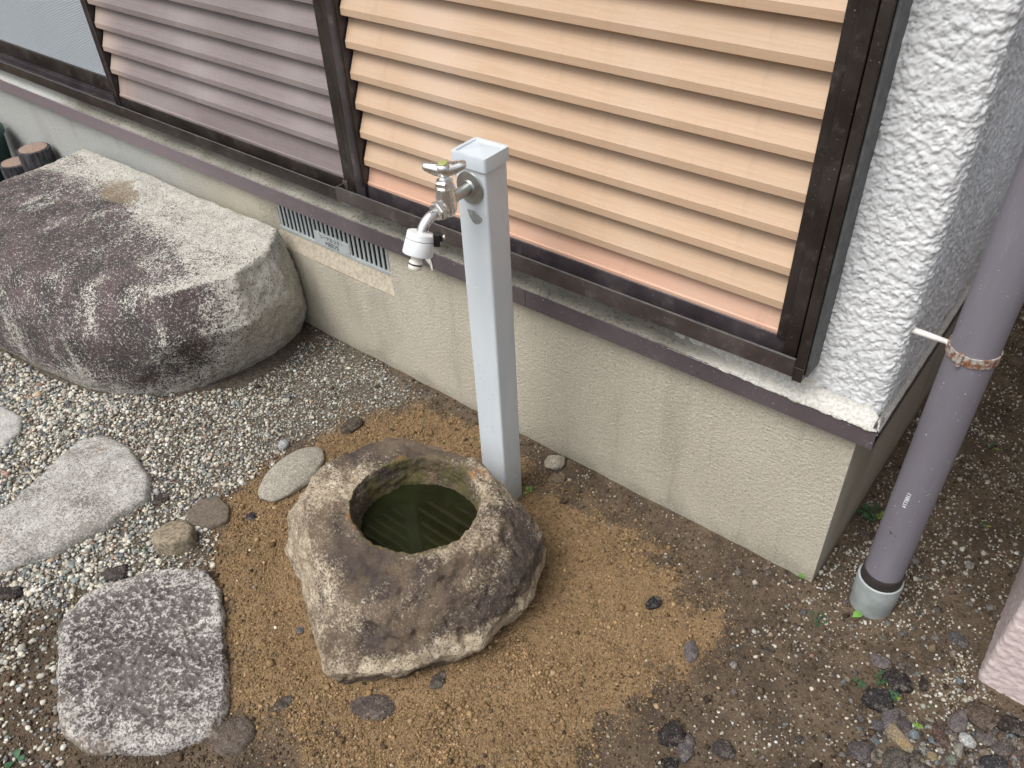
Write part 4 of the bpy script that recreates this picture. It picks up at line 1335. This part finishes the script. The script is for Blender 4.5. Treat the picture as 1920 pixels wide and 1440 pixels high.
rock('stone', 'stone', 'rounded purple grey stone left of the brown bark slab', 1797, 1352, 38, 34, 60, PU, (.14, .12, .12), .5, .10, group=ST)
rock('bark_chip', 'bark', 'large brown bark slab below the pink wall', 1840, 1345, 58, 44, -22, BR, BR2, .45, .2, group='bark chips')
rock('bark_chip', 'bark', 'very dark bark slab at the right edge under the pink wall', 1896, 1362, 74, 28, -15, DK, BR2, .45, .22, group='bark chips')
rock('pebble', 'pebble', 'white oval pebble with a grey patch', 1813, 1389, 34, 19, -45, (.60, .60, .57), (.30, .34, .37), .6, .03, .12, .2, group=ST)
rock('stone', 'stone', 'flat mauve grey stone right of the white pebble', 1846, 1386, 36, 22, -12, (.13, .11, .105), PU, .4, .07, group=ST)
rock('stone', 'stone', 'broad grey brown stone at the bottom right', 1876, 1404, 38, 28, 10, (.13, .11, .10), (.085, .07, .065), .5, .09, group=ST)
rock('pebble', 'pebble', 'smooth round blue grey pebble', 1712, 1380, 17, 16, 0, (.20, .25, .28), (.15, .19, .22), .8, .02, .08, .2, group=ST)
rock('lava_rock', 'rock', 'knobbly dark purple stone at the bottom edge', 1611, 1411, 42, 42, 30, PU2, PU, .7, .2, group=ST)
rock('stone', 'stone', 'big olive grey stone cut by the bottom edge', 1676, 1428, 52, 40, 20, (.12, .105, .085), (.06, .055, .05), .55, .12, group=ST)
rock('stone', 'stone', 'pale grey green angular stone', 1797, 1407, 26, 20, 80, (.34, .33, .28), (.27, .26, .22), .7, .08, group=ST)
rock('stone', 'stone', 'small grey brown stone right of the olive one', 1712, 1433, 24, 20, 0, (.14, .12, .10), None, .6, group=ST)
rock('pebble', 'pebble', 'small tan yellow pebble above the grey brown stone', 1748, 1420, 18, 16, 0, (.34, .27, .15), None, .7, .04, group=ST)
rock('pebble', 'pebble', 'grey green oval pebble at the bottom edge', 1782, 1427, 24, 17, 140, (.22, .23, .19), None, .7, .03, group=ST)
rock('stone', 'stone', 'dark blue grey stone in the bottom right corner', 1862, 1431, 46, 30, 0, (.045, .045, .05), None, .6, .1, group=ST)
rock('bark_chip', 'bark', 'dark splintered bark chip above the pitted stepping stone', 219, 1078, 56, 26, 12, (.06, .048, .045), (.10, .085, .08), .4, .2, group='bark chips')
rock('bark_chip', 'bark', 'black bark chip in the gravel at the left edge', 18, 1113, 42, 26, 0, DK, DK2, .5, .24, group='bark chips')
rock('stone', 'stone', 'small dark chip between the gravel and the sand', 302, 940, 34, 18, 30, (.06, .05, .048), None, .5, .12, group='stones at the left')
rock('flat_stone', 'stone', 'flat grey stone half buried in sand below the basin', 699, 1326, 76, 50, 0, (.115, .09, .078), (.085, .066, .056), .2, .04, .2, .62, 4)
rock('flat_stone', 'stone', 'small dark sliver of stone sunk in the sand', 530, 1322, 44, 20, 35, (.10, .082, .066), None, .3, .06, .2, .5)
rock('flat_stone', 'stone', 'round ringed stone sunk in earth by the stepping stone corner', 437, 1381, 78, 62, 10, (.155, .12, .095), (.10, .08, .066), .35, .03, .10, .52, 4)
rock('stone', 'stone', 'grey crumbly stone tucked under the front of the basin', 822, 1275, 46, 24, 60, (.10, .085, .07), None, .4, .14, .3, .5)
rock('pebble', 'pebble', 'dark chip on the sand left of the oval flat stone', 472, 971, 18, 12, 20, (.05, .042, .05), None, .5, group='stones at the left')
rock('pebble', 'pebble', 'small blue grey pebble on the sand left of the basin', 563, 1184, 13, 10, 20, (.14, .15, .17), None, .6, .03, group='stones at the left')
rock('pebble', 'pebble', 'pale round pebble at the edge of gravel above the oval stone', 532, 836, 18, 16, 0, (.55, .56, .58), None, .6, .03, .1, .2, group='stones at the left')
rock('stone', 'stone', 'brown clod in the gravel above the sand', 662, 800, 40, 22, 40, (.10, .08, .06), None, .5, .15, group='stones at the left')
rock('stone', 'stone', 'pinkish chip against the foundation near its corner', 1437, 1065, 18, 14, 60, (.22, .15, .12), None, .4, group=ST)
rock('stone', 'stone', 'reddish chip in the alley behind the clover', 1620, 1005, 24, 18, 120, (.13, .10, .08), None, .4, group=ST)
rock('stone', 'stone', 'pale grey pebble in the shaded alley', 1817, 1061, 18, 13, 150, (.40, .38, .34), None, .5, group=ST)
rock('stone', 'stone', 'small pale grey cube-like chip on the dark earth', 1375, 1248, 13, 12, 20, (.34, .33, .31), None, .7, group=ST)

# ------------------------------------------------------------------ cut logs in the gravel
def stump(u, v, dia_px, h, label, flat_top, tilt=(0, 0), mat='oldlog'):
    x, y = gp(u, v, h * .5)
    r = dia_px * px_scale(x, y) / 2
    V = []
    seg, lev = 40, [(-.05, 1.0), (h * .3, 1.0), (h * .85, .97), (h, .90), (h + .001, .70), (h + .0012, .35), (h + .001, .02)]
    for z, k in lev:
        for j in range(seg):
            a = 2 * math.pi * j / seg
            rr = r * k * (1 + .06 * math.sin(3 * a + 1) + .04 * math.sin(7 * a))
            V.append((x + rr * math.cos(a), y + rr * .86 * math.sin(a), z + (rr * math.cos(a) * tilt[0] + rr * math.sin(a) * tilt[1] if z > 0 else 0)))
    V = np.array(V)
    V[:, 2] += fbm(V, 90, 3, u * .1) * .0022
    V[:, :2] += (fbm(V * [1, 1, .2], 120, 3, u * .13) * .002)[:, None]
    F = [(i * seg + k, i * seg + (k + 1) % seg, (i + 1) * seg + (k + 1) % seg, (i + 1) * seg + k) for i in range(len(lev) - 1) for k in range(seg)]
    F.append(tuple((len(lev) - 1) * seg + k for k in range(seg)))
    o = mobj('log_stake', V, F, mat, None, org=(x, y, 0))
    return tag(o, label, 'log', 'cut log stakes in the gravel')
stump(327, 1004, 78, .034, 'tilted frayed log stake end above the pitted stepping stone', True, (.25, -.20))
stump(392, 962, 80, .012, 'flat worn log stake end at the edge of the sand', True, (.03, -.02), 'darklog')
def log_post(x, y, r, h, label):
    e = empty('log_post', (x, y, 0), label, 'log post', 'dark log posts behind the boulder')
    seg = 36
    V, F = [], []
    zs_ = np.linspace(-.05, h, 14)
    for z in zs_:
        for j in range(seg):
            a = 2 * math.pi * j / seg
            V.append((r * math.cos(a), r * math.sin(a), z))
    V = np.array(V) + [x, y, 0]
    nrm = np.array([(math.cos(2 * math.pi * j / seg), math.sin(2 * math.pi * j / seg), 0) for _ in zs_ for j in range(seg)])
    V = V + nrm * (fbm(V * [1, 1, .3], 60, 3, x) * .006)[:, None]
    F = [(i * seg + k, i * seg + (k + 1) % seg, (i + 1) * seg + (k + 1) % seg, (i + 1) * seg + k) for i in range(len(zs_) - 1) for k in range(seg)]
    F.append(tuple((len(zs_) - 1) * seg + k for k in range(seg)))
    mobj('bark', V, F, 'bark', e, True, 60)
    V, F = lathe([(r * .84, h - .004), (r * .84, h + .003), (r * .78, h + .004)], 32)
    mobj('cut_face', [(a + x, b + y, c) for a, b, c in V], F, 'logtop', e, True, 40)
log_post(-3.205, -.074, .062, .28, 'taller dark bark log post against the foundation')
log_post(-3.36, -.108, .060, .196, 'shorter dark bark log post at the left edge beside the boulder')
# dark green bin
bx_, by_ = -3.60, -.160
gb = empty('garden_bin', (bx_, by_, 0), 'dark green plastic bin at the left edge behind the logs', 'bin')
mobj('body', *tf(lathe([(.105, 0), (.11, .02), (.130, .255), (.132, .265)], 32), Matrix.Translation((bx_, by_, 0))), 'greenbin', gb, True, 50)
mobj('rim', *tf(lathe([(.132, .260), (.140, .263), (.140, .283), (.135, .290), (.06, .300), (.001, .303)], 32), Matrix.Translation((bx_, by_, 0))), 'greenbin', gb, True, 50)

# ------------------------------------------------------------------ weeds
def leaflet(c, d, up, L, W, notch=True):
    """heart-shaped leaflet from c along d"""
    s = d.cross(up).normalized()
    outline = [(0, 0), (.35, .32), (.72, .52), (.95, .38), (1.0, .18), (.86 if notch else 1.06, 0), (1.0, -.18), (.95, -.38), (.72, -.52), (.35, -.32)]
    V = [tuple(c + d * (a * L) + s * (b * W) + up * (.10 * L * abs(b) * 1.2 - .06 * L * a)) for a, b in outline]
    V.append(tuple(c + d * (.55 * L)))
    n = len(outline)
    F = [(n, k, (k + 1) % n) for k in range(n)]
    return V, F
def weed(name, u, v, label, leaves, spread, h, L, mat, group=None, young=0, trif=True, seed=1):
    x, y = gp(u, v)
    z = float(H(np.array([(x, y, 0)]))[0])
    e = empty(name, (x, y, z), label, 'weed', group)
    rg = random.Random(seed)
    for k in range(leaves):
        a = 2 * math.pi * (k + rg.uniform(-.3, .3)) / leaves
        rr = spread * math.sqrt(rg.uniform(.08, 1)) if leaves > 2 else spread * .6
        tip = Vector((x + rr * math.cos(a), y + rr * math.sin(a), z + h * rg.uniform(.55, 1.05)))
        mid = Vector((x + rr * .4 * math.cos(a), y + rr * .4 * math.sin(a), z + h * .6))
        mm = 'leafy' if k < young else mat
        V, F = tube([(x, y, z - .002), tuple(mid), tuple(tip)], [.0009, .0007, .0006], 5)
        mobj('stem', V, F, mm, e)
        mb = MB()
        if trif:
            up = Vector((rg.uniform(-.3, .3), rg.uniform(-.3, .3), 1)).normalized()
            a0 = rg.uniform(0, 6.28)
            for j in range(3):
                d = Vector((math.cos(a0 + j * 2.094), math.sin(a0 + j * 2.094), 0))
                d = (d - up * d.dot(up)).normalized()
                mb.add(*leaflet(tip, d, up, L * rg.uniform(.85, 1.1), L * 1.05))
        else:
            d = Vector((math.cos(a), math.sin(a), .25)).normalized()
            up = (Vector((0, 0, 1)) - d * d.z).normalized()
            mb.add(*leaflet(tip - d * L * .3, d, up, L * rg.uniform(.9, 1.15), L * .85, False))
        mobj('leaf', mb.V, mb.F, mm, e)
    return e
WG = 'small weeds in the earth'
weed('clover', 1628, 968, 'dark green clover clump between the foundation and the downpipe', 13, .030, .022, .0085, 'leaf', None, 2, True, 3)
weed('sprout', 1503, 1084, 'bright two-leaved sprout at the foundation corner', 3, .008, .012, .017, 'sprout', WG, 0, False, 5)
weed('sprout', 1600, 1160, 'single bright green leaf in front of the downpipe socket', 1, .002, .012, .021, 'sprout', WG, 0, False, 6)
weed('sprout', 992, 925, 'green sprout at the foot of the water post', 4, .010, .012, .010, 'sprout', WG, 0, False, 7)
weed('clover', 1652, 1277, 'tiny clover beside the black bark chunk', 6, .016, .010, .0055, 'leaf', WG, 1, True, 8)
weed('clover', 1612, 1283, 'faint clover seedling left of the bark chunk', 4, .011, .007, .0045, 'leaf', WG, 0, True, 9)
weed('clover', 1674, 1309, 'small clover right of the round lava lump', 5, .012, .010, .0055, 'leaf', WG, 1, True, 10)
weed('clover', 1720, 1362, 'tiny bright seedling among the bottom right stones', 4, .007, .006, .0045, 'sprout', WG, 2, True, 11)
weed('clover', 1533, 1163, 'sparse grey green seedling on the earth left of the socket', 6, .018, .006, .0045, 'leaf', WG, 0, True, 12)
weed('sprout', 1843, 985, 'small green seedling in the shaded alley', 4, .012, .008, .008, 'leaf', WG, 1, False, 13)
weed('sprout', 1858, 840, 'grass-green seedling far back in the alley', 4, .014, .010, .010, 'leaf', WG, 1, False, 14)
weed('sprout', 36, 1425, 'green leaf pair in the gravel at the bottom left corner', 3, .012, .010, .016, 'leaf', WG, 0, False, 15)
weed('clover', 268, 1032, 'tiny clover in the gravel beside the log stake', 4, .010, .006, .0045, 'leaf', WG, 1, True, 16)
